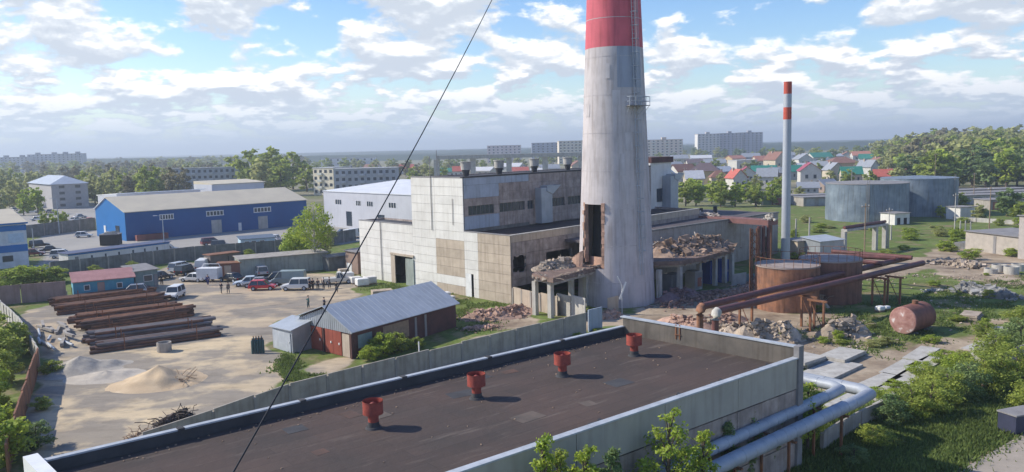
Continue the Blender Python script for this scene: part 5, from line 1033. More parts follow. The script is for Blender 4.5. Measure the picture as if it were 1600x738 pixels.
# white and blue shop hall at the left edge
S0 = G(46, 416); PSH = Plane(S0 - Vector((math.cos(R(GA)), math.sin(R(GA)), 0)) * 34, GA); zs_ = 8.0; WS = thing('shop_hall', 'white hall with two blue bands at the left edge of the picture', 'building', S0)
MB().pb(PSH, 0, 34, 0, zs_, -12, 0).build('wall', cmat((.62, .66, .70)), WS)
for z0, z1 in ((zs_ - 1.2, zs_ - .2), (2.9, 4.2)): MB().pb(PSH, 0, 34.02, z0, z1, .01, .06).build('blue_band', K['blue'], WS)
MB().pb(PSH, -.3, 34.3, zs_ + .01, zs_ + .25, -12.3, .4).build('roof_edge', K['blue'], WS); q = [PSH.p(-.3, 0, .2), PSH.p(34.3, 0, .2), PSH.p(34.3, 0, -12.1), PSH.p(-.3, 0, -12.1)]; MB().prism(q, zs_ + .26, [zs_ + .3, zs_ + .3, zs_ + 2.3, zs_ + 2.3]).build('roof', K['beigeroof'], WS)
for u in (20, 26, 29.8): f = MB().pb(PSH, u, u + 1.7, 1.2, 2.3, .01, .05).build('window', K['glass'], WS)
MB().pb(PSH, 31, 33.5, 4.6, 6.3, .01, .05).build('wall_sign', cmat((.5, .62, .74)), WS)
# long low office row along the back fence
o, P_, L_ = hut('office_row', 'long low white building with a dark flat roof along the fence', (108, 421), (266, 399), 3.2, 2.7, 2.8, K['whitep'], cmat((.10, .12, .20)), [(f, f + .025, 1.3, 2.1) for f in (.2, .33, .46, .6, .72, .85)], [(.06, .09, 2.1, K['slate'])]); o['category'] = 'building'
MB().pb(P_, 0, L_, 2.4, 2.65, .02, .08).build('blue_fascia', K['blue'], o)
hut('blue_kiosk', 'small pale blue and white kiosk behind the concrete fence', (377, 392), (430, 388), 4, 2.3, 2.6, cmat((.42, .56, .66)), cmat((.12, .16, .22)), [(.1, .25, 1.0, 1.9), (.3, .45, 1.0, 1.9), (.55, .7, 1.0, 1.9)])
# right side huts
hut('brick_building', 'pale brick building with a flat dark roof at the right edge', (1508, 390), (1590, 402), 10, 3.3, 3.3, cmat((.43, .385, .34), 'brown'), K['slate'], (), [(.55, .6, 3.0, K['slate'])])
hut('brick_building', 'taller pinkish brick block cut off by the right edge', (1590, 404), (1660, 414), 12, 7.0, 7.0, cmat((.42, .38, .36), 'brown'), K['slate'])
hut('white_hut', 'small whitewashed hut with dark openings before the silver tanks', (1398, 352), (1421, 350), 4, 2.6, 2.6, K['whitep'], K['slate'], (), [(.15, .35, 1.6, K['black']), (.6, .8, 1.5, K['black'])])
hut('white_hut', 'small white hut with a dark roof right of the silver tanks', (1478, 342), (1500, 344), 5, 3.0, 3.0, K['whitep'], K['slate'])
hut('pump_house', 'pale flat roofed pump house behind the rusty tanks', (1246, 405), (1286, 402), 4, 3.0, 3.0, K['beigep'], K['slate'], [(.3, .5, 1.2, 2.0)])
hut('pump_house', 'grey sheet metal cabin behind the rusty tanks', (1281, 408), (1318, 404), 4, 3.2, 3.6, K['galv'], K['roofgrey'])
for i, (px, py, w_) in enumerate(((1242, 318, 26), (1300, 320, 22), (1530, 318, 34), (1575, 312, 34), (1510, 309, 40), (1590, 325, 22))):
    p = G(px, py); o = thing('garage_row', ['long low garage row right of the thin chimney', 'low grey garages left of the silver tanks', 'grey garage row in front of the right forest', 'pale garage row at the right edge below the forest', 'farthest garage row under the forest trees', 'short white garage row at the right edge'][i], 'garages', p, R(8)); MB().box((0, 0, 1.3), (w_, 6, 2.6)).build('wall', K['conc'] if i % 2 else K['concl'], o, False); MB().box((0, 0, 2.7), (w_ + .4, 6.6, .2)).build('roof', K['slate'], o, False)
    for k in range(int(w_ / 4)): MB().box((-w_ / 2 + 2.2 + k * 4, -3.03, 1.1), (2.6, .06, 2.1)).build('gate', cmat(random.choice(((.2, .22, .25), (.35, .14, .1), (.2, .3, .22), (.4, .4, .4)))), o, False)

# ================================================================ apartment blocks
def flats(label, pc, L, W_, rot, H, floors, rgb, pitched=False, bays=8, roofrgb=(.3, .3, .3), towers=0, side_windows=True, rgb2=None):
    c = G(*pc) if len(pc) == 2 else Vector(pc); o = thing('apartment_block', label, 'apartments', c, R(rot)); rgb = tuple(v * 1.3 for v in rgb); wm = cmat(rgb, 'facade'); MB().box((0, 0, H / 2), (L, W_, H)).build('wall', wm, o, False)
    fh = H / floors; wmesh = None; cnt = 0
    sides = [(-W_ / 2 - .02, 0, L, bays)]
    for f in range(floors):
        for b in range(bays):
            x = -L / 2 + L * (b + .5) / bays; z = fh * (f + .55)
            if wmesh is None: ob = MB().box((0, 0, 0), (min(1.9, L / bays * .5), .08, fh * .45)).build('window', K['glass'], o, False, ); wmesh = ob; ob.location = (x, -W_ / 2 - .02, z)
            else: ob = wmesh.copy(); COL.objects.link(ob); ob.parent = o; ob.location = (x, -W_ / 2 - .02, z)
            cnt += 1
    if rgb2: MB().box((-L / 2 - .06, 0, H / 2), (.1, W_, H - .1)).build('end_wall', cmat(rgb2, 'facade'), o, False)
    for b in range(1, bays, 3):
        x = -L / 2 + L * (b + .5) / bays
        for f in range(1, floors): MB().box((x, -W_ / 2 - .6, fh * f + .55), (L / bays * .85, 1.1, 1.0)).build('balcony', cmat(tuple(min(.7, v * 1.15) for v in rgb), 'facade'), o, False)
    if side_windows:
        for f in range(floors):
            for y in (-W_ * .22, W_ * .22): ob = wmesh.copy(); COL.objects.link(ob); ob.parent = o; ob.location = (-L / 2 - .06 - (.06 if rgb2 else 0), y, fh * (f + .55)); ob.rotation_euler = (0, 0, math.pi / 2)
    if pitched:
        m = MB(); a = W_ / 2 + .6; l = L / 2 + .6; vs = [(-l, -a, H), (l, -a, H), (l, a, H), (-l, a, H), (-l + a, 0, H + 3.2), (l - a, 0, H + 3.2)]; m.add(vs, [(0, 1, 5, 4), (1, 2, 5), (2, 3, 4, 5), (3, 0, 4), (3, 2, 1, 0)]); m.build('roof', cmat(roofrgb, 'roof'), o, False)
    else:
        MB().box((0, 0, H + .2), (L + .4, W_ + .4, .4)).build('roof', cmat(roofrgb, 'roof'), o, False)
        for k in range(towers): MB().box((-L / 2 + L * (k + .5) / towers, 0, H + 1.6), (5, 5, 2.6)).build('lift_housing', cmat(tuple(v * .8 for v in rgb), 'facade'), o, False)
flats('four storey grey block with a shiny hipped metal roof on the left', (92, 322), 42, 13, GA + 88, 9.6, 4, (.34, .33, .34), True, 9, (.42, .47, .55), rgb2=(.42, .40, .40))
flats('grey four storey block left of the big green trees', (322, 300), 34, 12, 8, 12.6, 4, (.30, .32, .35), False, 12, (.3, .31, .33))
flats('block with a cream end wall and grey front behind the grey warehouse', (575, 306), 27, 12, 3, 12.0, 4, (.32, .33, .36), False, 10, (.45, .45, .45))
flats('cream end section of the block behind the grey warehouse', (520, 304), 12, 12, -28, 12.3, 4, (.62, .55, .42), False, 4, (.5, .5, .5))
def farp(px, D, py=None): p = at(px, 240, D); return (p.x, p.y, 0)
for i, (px, D, L, H, fl, rgb, tw, b, rot, lb) in enumerate(((22, 1120, 44, 22, 7, (.36, .37, .40), 2, 8, 2, 'leftmost long grey block on the horizon'), (72, 1150, 46, 25, 8, (.38, .39, .42), 2, 8, 2, 'second long grey block on the left horizon'), (112, 1130, 34, 25, 8, (.34, .35, .38), 2, 6, 2, 'right end of the grey blocks on the left horizon'),
    (788, 1050, 44, 22, 6, (.52, .44, .44), 0, 8, 0, 'pinkish white block on the horizon above the factory'), (852, 1000, 34, 24, 8, (.30, .32, .38), 0, 6, 0, 'dark bluish block on the horizon left of the chimney'), (893, 900, 30, 25, 8, (.56, .50, .42), 0, 7, 4, 'cream block touching the left side of the big chimney'),
    (1037, 900, 40, 24, 8, (.56, .48, .42), 1, 8, 0, 'cream block right of the big chimney'), (1105, 1080, 30, 31, 10, (.46, .44, .44), 1, 6, 4, 'left third of the tall long block on the horizon'), (1139, 1100, 32, 31.5, 10, (.34, .33, .37), 1, 6, 4, 'middle third of the tall long block on the horizon'), (1170, 1110, 34, 32, 10, (.33, .33, .37), 1, 6, 4, 'right third of the tall long block on the horizon'), (545, 900, 60, 12, 3, (.5, .5, .52), 0, 8, 0, 'pale low town building behind the cream end block'))):
    flats(lb, farp(px, D), L, 13, rot, H, fl, rgb, False, b, tuple(v * .7 for v in rgb), tw, False, rgb2=(.70, .68, .66) if i == 7 else None)

# ================================================================ village houses
RC = dict(br=(.26, .13, .10), db=(.14, .10, .11), gr=(.03, .22, .17), rd=(.50, .13, .10), mg=(.34, .08, .12), gy=(.30, .32, .36), wh=(.62, .62, .64), or_=(.48, .2, .14)); RN = dict(br='brown', db='dark brown', gr='green', rd='red', mg='dark red', gy='grey', wh='white', or_='orange')
WC = dict(w=(.6, .58, .54), y=(.52, .38, .2), c=(.56, .49, .38), b=(.34, .26, .22), g=(.40, .41, .42))
hs_ = [(1066, 283, 34, 9, 'br', 'w', 'a'), (1101, 286, 46, 10, 'db', 'y', 'h'), (1160, 268, 42, 7.5, 'wh', 'w', 'f'), (1166, 286, 34, 8, 'mg', 'w', 'g'), (1193, 281, 36, 7.5, 'gr', 'g', 'a'), (1190, 262, 26, 9, 'or_', 'c', 'a'), (1212, 268, 30, 13, 'br', 'c', 'g'), (1239, 281, 24, 7.5, 'gr', 'g', 'a'), (1264, 285, 38, 9.5, 'mg', 'w', 'g'), (1254, 260, 28, 9.5, 'gy', 'w', 'g'), (1280, 256, 32, 9.5, 'gr', 'w', 'a'), (1313, 268, 46, 9, 'br', 'y', 'h'), (1339, 275, 40, 5.5, 'br', 'w', 'a'), (1344, 252, 26, 9, 'or_', 'w', 'a'), (1356, 258, 26, 8.5, 'gr', 'g', 'a'), (1130, 278, 24, 6.5, 'wh', 'b', 'a'), (1116, 264, 32, 7.5, 'gy', 'g', 'a'), (1214, 281, 24, 6.5, 'gy', 'b', 'a'), (1381, 290, 30, 7, 'rd', 'b', 'a'), (1404, 288, 30, 7, 'or_', 'c', 'a'), (1290, 300, 30, 5, 'gy', 'b', 'a'), (1262, 303, 30, 4.5, 'gy', 'g', 'a'), (1228, 258, 22, 8, 'gy', 'b', 'a'), (1300, 252, 26, 8, 'wh', 'w', 'a'), (1246, 270, 24, 6, 'wh', 'g', 'a'), (1088, 262, 30, 7, 'db', 'w', 'a'), (1050, 268, 28, 7, 'gy', 'w', 'a'),
       (634, 272, 24, 8, 'rd', 'w', 'a'), (582, 268, 22, 7, 'br', 'w', 'a'), (697, 277, 30, 6.5, 'gr', 'w', 'a'), (720, 278, 24, 8, 'rd', 'w', 'a'), (756, 275, 34, 6.5, 'wh', 'c', 'a'), (800, 268, 34, 7, 'wh', 'w', 'a'), (812, 276, 26, 6.5, 'rd', 'w', 'a'), (858, 272, 30, 7, 'gy', 'w', 'a'), (902, 270, 26, 9, 'br', 'c', 'g'), (840, 277, 20, 6, 'wh', 'w', 'a'), (1420, 262, 30, 8, 'or_', 'w', 'a'), (1015, 262, 26, 8, 'br', 'w', 'a')]
rs = random.Random(19)
hs_ += [(px + rs.uniform(-5, 5), py, rs.uniform(22, 32), rs.uniform(7, 9), rs.choice(['br', 'rd', 'gr', 'gy', 'wh', 'or_', 'db']), rs.choice('wwcyg'), rs.choice('aahg')) for px, py in ((1045, 292), (1085, 296), (1125, 293), (1155, 297), (1200, 294), (1060, 256), (1092, 254), (1145, 255), (1172, 254), (1232, 250), (1275, 270), (1300, 282), (1330, 288), (1360, 276), (1378, 266), (1262, 250), (1320, 250), (1290, 262))]
for i, (px, py, wpx, h, rcol, wc, ty) in enumerate(hs_):
    p = G(px, py); L = wpx * p.y / FPX; W_ = L * .8; hw = h * (.62 if ty != 'f' else 1); side = 'left of big chimney' if px < 910 else ('right of big chimney' if px < 1225 else 'above silver tanks')
    pos = ['front row', 'middle row', 'back row'][0 if py > 279 else 1 if py > 265 else 2]
    wl_ = dict(w='white', y='yellow', c='cream', b='brown', g='grey')[wc]; rt = R(random.Random(i).uniform(-25, 30)) + (math.pi / 2 if ty == 'g' else 0)
    o = thing('house', f'{wl_} house, {RN[rcol]} {"hipped" if ty == "h" else "flat" if ty == "f" else "gabled"} roof, {pos} {side}', 'house', p, rt, 'houses of the village'); wm = cmat(WC[wc], 'wall'); rm = cmat(RC[rcol], 'roof')
    if ty == 'f': MB().box((0, 0, h / 2), (L, W_ * .6, h)).build('wall', wm, o, False); MB().box((0, 0, h + .15), (L + .6, W_ * .6 + .6, .3)).build('roof', rm, o, False)
    elif ty == 'h':
        MB().box((0, 0, hw / 2), (L, W_, hw)).build('wall', wm, o, False); a, b = L / 2 + .6, W_ / 2 + .6; MB().add([(-a, -b, hw - .1), (a, -b, hw - .1), (a, b, hw - .1), (-a, b, hw - .1), (-a * .3, 0, h), (a * .3, 0, h)], [(0, 1, 5, 4), (1, 2, 5), (2, 3, 4, 5), (3, 0, 4), (3, 2, 1, 0)]).build('roof', rm, o, False)
    else:
        a, b = L / 2, W_ / 2; MB().add([(-a, -b, 0), (a, -b, 0), (a, b, 0), (-a, b, 0), (-a, -b, hw), (a, -b, hw), (a, b, hw), (-a, b, hw), (-a, 0, h - .2), (a, 0, h - .2)], [(0, 1, 5, 4), (2, 3, 7, 6), (0, 4, 8, 7, 3), (1, 2, 6, 9, 5)]).build('wall', wm, o, False)
        a += .5; b += .5; z_ = hw - .35; MB().add([(-a, -b, z_), (a, -b, z_), (a, 0, h), (-a, 0, h), (a, b, z_), (-a, b, z_), (-a, -b, z_ - .2), (a, -b, z_ - .2), (a, 0, h - .22), (-a, 0, h - .22), (a, b, z_ - .2), (-a, b, z_ - .2)], [(0, 1, 2, 3), (3, 2, 4, 5), (7, 6, 9, 8), (8, 9, 11, 10), (0, 6, 7, 1), (5, 4, 10, 11), (1, 7, 8, 2), (2, 8, 10, 4), (3, 9, 6, 0), (5, 11, 9, 3)]).build('roof', rm, o, False)
    MB().box((L * .2, .1 * W_, h * .97), (.7, .7, 1.6)).build('chimney', K['beigep'], o, False)
    yy = -(W_ * .3 if ty == 'f' else W_ / 2) - .03
    for k in range(3): MB().box((-L * .3 + k * L * .3, yy, hw * .5), (L * .1, .06, hw * .3)).build('window', K['glass'], o, False)
    if ty != 'f':
        for s_ in (-.2, .2): MB().box((-L / 2 - .03, W_ * s_, hw * .5), (.06, W_ * .14, hw * .3)).build('window', K['glass'], o, False)
# elevated gallery strip beyond the factory roof
ga0, ga1 = at(682, 246, 330), at(908, 238, 330); o = thing('elevated_gallery', 'long thin elevated gallery seen above the factory roof', 'gallery', (ga0.x, ga0.y, 0)); zt_ = 17.2
seg(MB(), ga0, ga1, 4, zt_ - 1.6, zt_).build('deck', K['concl'], o)
for f in (.0, .25, .5, .75, 1): p = ga0.lerp(ga1, f); MB().box((p.x, p.y, (zt_ - 1.62) / 2), (2.2, 2.2, zt_ - 1.62)).build('pier', K['concl'], o)

# ================================================================ vehicles
def car(kind, rgb, label, px, py, rz, L=None, group=None):
    spec = dict(sedan=(4.3, 1.7, 1.42), hatch=(3.9, 1.65, 1.5), suv=(4.2, 1.75, 1.75), minivan=(4.5, 1.8, 1.72), van=(5.0, 1.95, 2.2), pickup=(4.8, 1.8, 1.75))[kind]; l, w_, h = spec; bh = h * .55
    o = thing({'sedan': 'parked_car', 'hatch': 'parked_car', 'suv': 'offroad_car', 'minivan': 'minivan', 'van': 'van', 'pickup': 'pickup_truck'}[kind], label, 'car' if kind not in ('van',) else 'van', G(px, py), R(rz), group)
    pm = mat(f'car_paint_{int(rgb[0]*99)}_{int(rgb[1]*99)}_{int(rgb[2]*99)}', rgb, tuple(x * .93 for x in rgb), 1, .3, spec=.5); X = l / 2
    prof = {'sedan': [(-X, .35), (-X, bh * .95), (-X * .72, bh), (X * .40, bh), (X * .93, bh * .80), (X, bh * .6), (X, .35)]}.get(kind, [(-X, .35), (-X, bh), (X * (.5 if kind != 'van' else .75), bh), (X * .95, bh * .82), (X, bh * .6), (X, .35)])
    m = MB(); n = len(prof)
    def ring(y, ins): return [(x * (1 - ins * .02), y, z) for x, z in prof]
    ys = [(-w_ / 2, 1), (w_ / 2, 1)]; vs = ring(-w_ / 2, 1) + ring(w_ / 2, 1); m.add(vs, [tuple(range(n)), tuple(range(n, 2 * n))[::-1]] + [(i, n + i, n + (i + 1) % n, (i + 1) % n) for i in range(n)]); b = m.build('body', pm, o, False); bv = b.modifiers.new('b', 'BEVEL'); bv.width = .09; bv.segments = 3
    cab = dict(sedan=((-X * .72, -X * .45), (X * .42, X * .12)), hatch=((-X * .97, -X * .78), (X * .48, X * .15)), suv=((-X * .97, -X * .9), (X * .42, X * .28)), minivan=((-X * .98, -X * .85), (X * .62, X * .2)), van=((-X * .99, -X * .97), (X * .80, X * .5)), pickup=((-X * .12, -X * .02), (X * .5, X * .22)))[kind]
    (rb, rt_), (fb, ft) = cab; yb, yt = w_ / 2 - .05, w_ / 2 - .2; zt = h
    def frus(x0, x1, x2, x3, y0, y1, z0, z1): return [(x0, -y0, z0), (x3, -y0, z0), (x3, y0, z0), (x0, y0, z0), (x1, -y1, z1), (x2, -y1, z1), (x2, y1, z1), (x1, y1, z1)]
    F8 = [(3, 2, 1, 0), (4, 5, 6, 7), (0, 1, 5, 4), (1, 2, 6, 5), (2, 3, 7, 6), (3, 0, 4, 7)]
    if kind == 'van': rw = X * .35; MB().add(frus(-X * .99, -X * .97, rw, rw, yb, yt, bh - .03, zt - .05), F8).build('cargo_body', pm, o, False)
    MB().add(frus(rb, rt_, ft, fb, yb, yt, bh - .02, zt - .06), F8).build('window', K['glass'], o, False) if kind != 'van' else MB().add(frus(X * .36, X * .36, ft, fb, yb, yt, bh - .02, zt - .06), F8).build('window', K['glass'], o, False)
    MB().add(frus(rt_ - .04, rt_ + .05, ft - .05, ft + .05, yt + .03, yt - .04, zt - .07, zt), F8).build('roof', pm, o, False)
    for s_ in (-1, 1):
        for (xb, xt) in ((rb + .02, rt_ + .03), (fb - .02, ft - .02), ((rb + fb) / 2 - .05, (rt_ + ft) / 2)): MB().tube([(xb, s_ * (yb + .01), bh - .02), (xt, s_ * (yt + .01), zt - .05)], .045, 5).build('pillar', pm, o, False)
        for x in (-X * .62, X * .64):
            wh = MB().cyl((x, s_ * (w_ / 2 - .2), .32), (x, s_ * (w_ / 2 + .02), .32), .32, n=18).build('wheel', K['black'], o, False); MB().cyl((x, s_ * (w_ / 2 + .021), .32), (x, s_ * (w_ / 2 + .035), .32), .19, n=12).build('rim', K['capm'], wh, False)
        MB().box((X * .985, s_ * w_ * .34, bh * .72), (.08, .32, .16)).build('headlight', K['white'], o, False); MB().box((-X * .985, s_ * w_ * .38, bh * .8), (.08, .22, .2)).build('tail_light', cmat((.4, .02, .02)), o, False)
    for s_ in (-1, 1): MB().box((s_ * X * .99, 0, .42), (.12, w_ * .96, .18)).build('bumper', K['black'] if kind in ('suv', 'van', 'pickup') else pm, o, False)
    MB().box((X * .995, 0, bh * .62), (.06, w_ * .45, .16)).build('grille', K['black'], o, False)
    return o
Wh, Bk, Gy, Rd, Mr, Sv = (.68, .68, .67), (.03, .03, .035), (.22, .23, .25), (.52, .03, .04), (.16, .04, .05), (.42, .44, .47)
car('suv', Wh, 'white boxy car facing the camera in the open yard', 273, 466, -88)
car('hatch', Sv, 'silver car half hidden behind the rear pipe stack', 208, 460, 200)
car('sedan', Bk, 'dark car standing behind the green grey hut', 251, 437, 60)
car('minivan', Sv, 'grey minivan at the left end of the yard vehicles', 283, 424, 70)
car('suv', Bk, 'black off road car beside the grey minivan', 291, 429, 75)
car('van', Wh, 'white van behind the cargo trailer in the yard', 318, 424, 100)
car('sedan', Wh, 'small white car in front of the white van and trailer', 303, 440, 165)
car('sedan', Bk, 'black car beside the brown container', 362, 440, 150)
car('sedan', (.55, .62, .68), 'pale blue white sedan behind the red car', 388, 446, 195)
car('sedan', Gy, 'dark grey sedan partly behind the red car', 402, 448, 190)
car('suv', Sv, 'silver car against the long grey green wall', 407, 431, 120)
car('hatch', Rd, 'bright red hatchback in the middle of the yard', 411, 453, 3)
car('van', (.24, .29, .28), 'grey green van with a white roof right of the red car', 452, 445, 182)
car('suv', Wh, 'white off road car near the group of people', 463, 453, 182)
car('hatch', Bk, 'dark car between the red car and the grey green van', 430, 440, 190)
car('pickup', (.6, .57, .5), 'cream truck by the brown brick hut', 528, 443, 15)
car('minivan', Wh, 'white minivan on the warehouse lot, nearest the long white office', 98, 403, 20)
car('sedan', Bk, 'black estate car left of the white minivan on the lot', 80, 394, 30)
car('suv', Bk, 'black car next to the shop hall', 62, 387, 30)
car('hatch', Mr, 'maroon car beside the shop hall wall', 54, 400, 20)
car('hatch', Wh, 'lone white car near the gable of the blue warehouse', 131, 371, 20)
car('sedan', Wh, 'white sedan behind the lamp post on the lot', 243, 392, 25)
car('hatch', Gy, 'dark grey hatchback right of the lamp post on the lot', 264, 393, 10)
car('minivan', Mr, 'maroon minivan in front of the blue warehouse', 331, 383, 35)
car('suv', Bk, 'black car next to the maroon minivan', 346, 388, 15)
car('hatch', Wh, 'white hatchback by the birch on the lot', 424, 377, 170)
car('sedan', Bk, 'dark car under the grey warehouse wall', 538, 367, 30)
car('van', Wh, 'white van beside the left corner of the factory', 552, 372, 60)
for i, (px, py, c) in enumerate(((60, 345, Wh), (50, 333, Wh), (125, 341, Sv), (118, 346, Wh), (78, 333, Gy), (140, 347, Rd), (20, 330, Wh), (1530, 300, Wh), (1560, 300, Sv))): car('sedan', c, f'{["white","white","silver","white","grey","red","white","white","silver"][i]} car parked far off {"beyond the lot fence on the left" if px < 300 else "on the road under the right forest"}', px, py, 15 + i * 23, group='cars parked far off')
# white cargo trailer with ladder rack
p = G(328, 440); o = thing('cargo_trailer', 'white box trailer with a round top rail in the yard', 'trailer', p, R(175)); MB().box((0, 0, 1.35), (3.4, 1.9, 1.7)).build('box', K['white'], o, False); MB().tube([(-1.5, -.8, 2.2), (-1.2, -.8, 2.7), (1.2, -.8, 2.7), (1.5, -.8, 2.2)], .06, 6).build('rail', K['white'], o, False)
for s_ in (-1, 1): MB().cyl((0, s_ * .85, .33), (0, s_ * 1.02, .33), .33, n=16).build('wheel', K['black'], o, False)
# skip container and red stack near blue warehouse
p = G(174, 383); o = thing('waste_container', 'black skip container by the blue gable', 'container', p, R(10)); MB().prism([(-2.0, -1.3), (2.0, -1.3), (2.0, 1.3), (-2.0, 1.3)], 0.1, 2.4).build('body', K['black'], o, False); MB().prism([(-2.1, -1.4), (2.1, -1.4), (2.1, 1.4), (-2.1, 1.4)], 2.41, 2.6).build('rim', K['slate'], o, False); MB().prism([(-1.2, -.8), (1.2, -.6), (1, .8), (-1, .7)], 2.61, [2.9, 3.3, 2.8, 3.1]).build('load', K['concl'], o, False)
for i, f in enumerate((.03, .075, .12)):
    c = PB.p(LB * f + 1.5, 0, 2.2); o = thing('material_stack', ['left', 'middle', 'right'][i] + ' brown red material stack along the blue warehouse', 'stack', c, PB.a, 'red stacks along the blue warehouse'); MB().box((0, 0, .75), (3.0, 1.4, 1.3)).build('load', cmat((.24, .09, .08)), o, False); MB().box((0, 0, .05), (2.8, 1.3, .1)).build('base', K['wood'], o, False)

# ================================================================ people
def person(px, py, rz, jacket, trousers, label, h=1.75, arms=0, stride=.12):
    o = thing('person', label, 'person', G(px, py), R(rz), 'people standing in the yard'); s = h / 1.75
    def skin(name, pts, edges, radii, mt, parent, lv=1):
        me = bpy.data.meshes.new(name); me.from_pydata([tuple(c * s for c in p) for p in pts], edges, []); ob = bpy.data.objects.new(name, me); COL.objects.link(ob); ob.parent = parent
        md = ob.modifiers.new('s', 'SKIN'); me.skin_vertices or me.attributes
        if not me.skin_vertices:
            bm = bmesh.new(); bm.from_mesh(me); bm.verts.layers.skin.verify(); bm.to_mesh(me); bm.free()
        for v, r_ in zip(me.skin_vertices[0].data, radii): v.radius = (r_ * s, r_ * s)
        me.skin_vertices[0].data[0].use_root = True; md.use_smooth_shade = True; sb_ = ob.modifiers.new('u', 'SUBSURF'); sb_.levels = lv; sb_.render_levels = lv; me.materials.append(mt); return ob
    st = stride; hand = [(.04, .33, .80), (.04, -.33, .80)] if arms == 0 else [(.26, .18, 1.12), (.26, -.18, 1.12)] if arms == 1 else [(.04, .33, .80), (.3, -.2, 1.25)]
    elb = [(-.03, .27, 1.10), (-.03, -.27, 1.10)] if arms == 0 else [(.0, .27, 1.12), (.0, -.27, 1.12)]
    pts = [(0, 0, .95), (0, 0, 1.2), (0, 0, 1.42), (0, 0, 1.53), (.02, 0, 1.66), (0, .19, 1.42), elb[0], hand[0], (0, -.19, 1.42), elb[1], hand[1], (st * .3, .1, .9), (st, .1, .49), (st * .8, .1, .09), (st * .8 + .14, .11, .04), (-st * .3, -.1, .9), (-st * .6, -.1, .49), (-st, -.1, .09), (-st + .14, -.11, .04)]
    ed = [(0, 1), (1, 2), (2, 3), (3, 4), (2, 5), (5, 6), (6, 7), (2, 8), (8, 9), (9, 10), (0, 11), (11, 12), (12, 13), (13, 14), (0, 15), (15, 16), (16, 17), (17, 18)]
    rd = [.13, .14, .13, .055, .1, .06, .045, .035, .06, .045, .035, .085, .06, .04, .04, .085, .06, .04, .04]
    b = skin('body', pts, ed, rd, SKIN, o)
    jl = lambda a, b_, f: tuple(a[i] * (1 - f) + b_[i] * f for i in range(3))
    skin('jacket', [(0, 0, .92), (0, 0, 1.2), (0, 0, 1.42), (0, .2, 1.41), elb[0], jl(elb[0], hand[0], .85), (0, -.2, 1.41), elb[1], jl(elb[1], hand[1], .85)], [(0, 1), (1, 2), (2, 3), (3, 4), (4, 5), (2, 6), (6, 7), (7, 8)], [.165, .17, .155, .085, .07, .06, .085, .07, .06], cmat(jacket, 'cloth', .9), b)
    skin('trousers', [(0, 0, .93), (st * .3, .1, .86), (st, .1, .49), (st * .82, .1, .14), (-st * .3, -.1, .86), (-st * .6, -.1, .49), (-st * .98, -.1, .14)], [(0, 1), (1, 2), (2, 3), (0, 4), (4, 5), (5, 6)], [.15, .115, .085, .065, .115, .085, .065], cmat(trousers, 'cloth', .9), b)
    m = MB(); hd = [(-.02, 0, 1.70)]
    for j in range(5):
        for i in range(12): t_, ph = 2 * math.pi * i / 12, .15 + j * .36; m.v.append(((-.015 + .118 * math.sin(ph) * math.cos(t_)) * s, .118 * math.sin(ph) * math.sin(t_) * s, (1.665 + .125 * math.cos(ph)) * s))
    m.f += [(j * 12 + i, (j + 1) * 12 + i, (j + 1) * 12 + (i + 1) % 12, j * 12 + (i + 1) % 12) for j in range(4) for i in range(12)] + [tuple(range(12))]; m.sm += [True] * 49; m.build('hair', cmat((.05, .035, .03), 'hair', .9), b, False)
    MB().box((.125 * s, 0, 1.63 * s), (.03, .025, .04)).build('nose', SKIN, b, False)
SKIN = cmat((.45, .28, .2), 'skin', .6)
ppl = [(253, 446, 10, (.03, .03, .035), (.03, .03, .04), 'person in black beside the dark car behind the hut', 0), (325, 446, -80, (.03, .05, .22), (.03, .04, .16), 'person in blue work clothes before the white trailer', 0), (346, 459, 60, (.025, .03, .045), (.16, .16, .15), 'left one of two people talking in the open yard', 1), (357, 459, 150, (.16, .15, .14), (.13, .13, .13), 'right one of two people talking in the open yard', 0),
       (484, 454, 0, (.03, .035, .06), (.03, .03, .04), 'leftmost person in dark clothes at the white off road car', 1), (489, 453, 90, (.03, .03, .04), (.03, .03, .04), 'second person from the left in the dark group', 0), (497, 454, 120, (.07, .07, .08), (.03, .03, .03), 'person in a grey top in the middle of the dark group', 1), (506, 452, 200, (.03, .03, .05), (.04, .04, .05), 'person in dark blue standing fourth in the group', 0), (515, 451, 180, (.10, .11, .15), (.05, .05, .06), 'person in grey blue near the right end of the group', 0), (526, 458, 160, (.03, .035, .035), (.08, .08, .09), 'person standing apart at the right of the group', 1), (482, 482, 200, (.05, .16, .15), (.05, .09, .10), 'person in green walking behind the red garage', 2), (507, 485, 30, (.03, .03, .07), (.03, .03, .05), 'person in dark clothes mostly hidden by the garage roof ridge', 1)]
for x in ppl: person(*x[:5], x[5], 1.72 + .05 * math.sin(x[0]), x[6])

# ================================================================ poles
def pole(label, px, py, top, r=.1, arm=None, name='lamp_post', mt='capm', cat='pole'):
    p = G(px, py); z = at(px, top, p.y).z; o = thing(name, label, cat, p); MB().cyl((0, 0, 0), (0, 0, z), r, r * .6, 8).build('shaft', K[mt], o, False)
    if arm == 'lamp': MB().tube([(0, 0, z - .1), (-.3, -.1, z + .3), (-1.0, -.3, z + .45)], .05, 6).build('arm', K[mt], o, False); MB().box((-1.3, -.38, z + .43), (.7, .25, .12), .3).build('lamp_head', K['white'], o, False)
    if arm == 'cross': MB().box((0, 0, z - .5), (1.8, .1, .1), .5).build('crossarm', K['wood'], o, False); [MB().cyl((x * math.cos(.5), x * math.sin(.5), z - .45), (x * math.cos(.5), x * math.sin(.5), z - .25), .05, n=6).build('insulator', K['white'], o, False) for x in (-.8, 0, .8)]
pole('tall lamp post standing before the blue warehouse', 258, 400, 340, .13, 'lamp'); pole('lamp post beyond the lot on the left', 93, 366, 312, .13, 'lamp'); pole('pale post beside the shop hall', 54, 400, 357, .12)
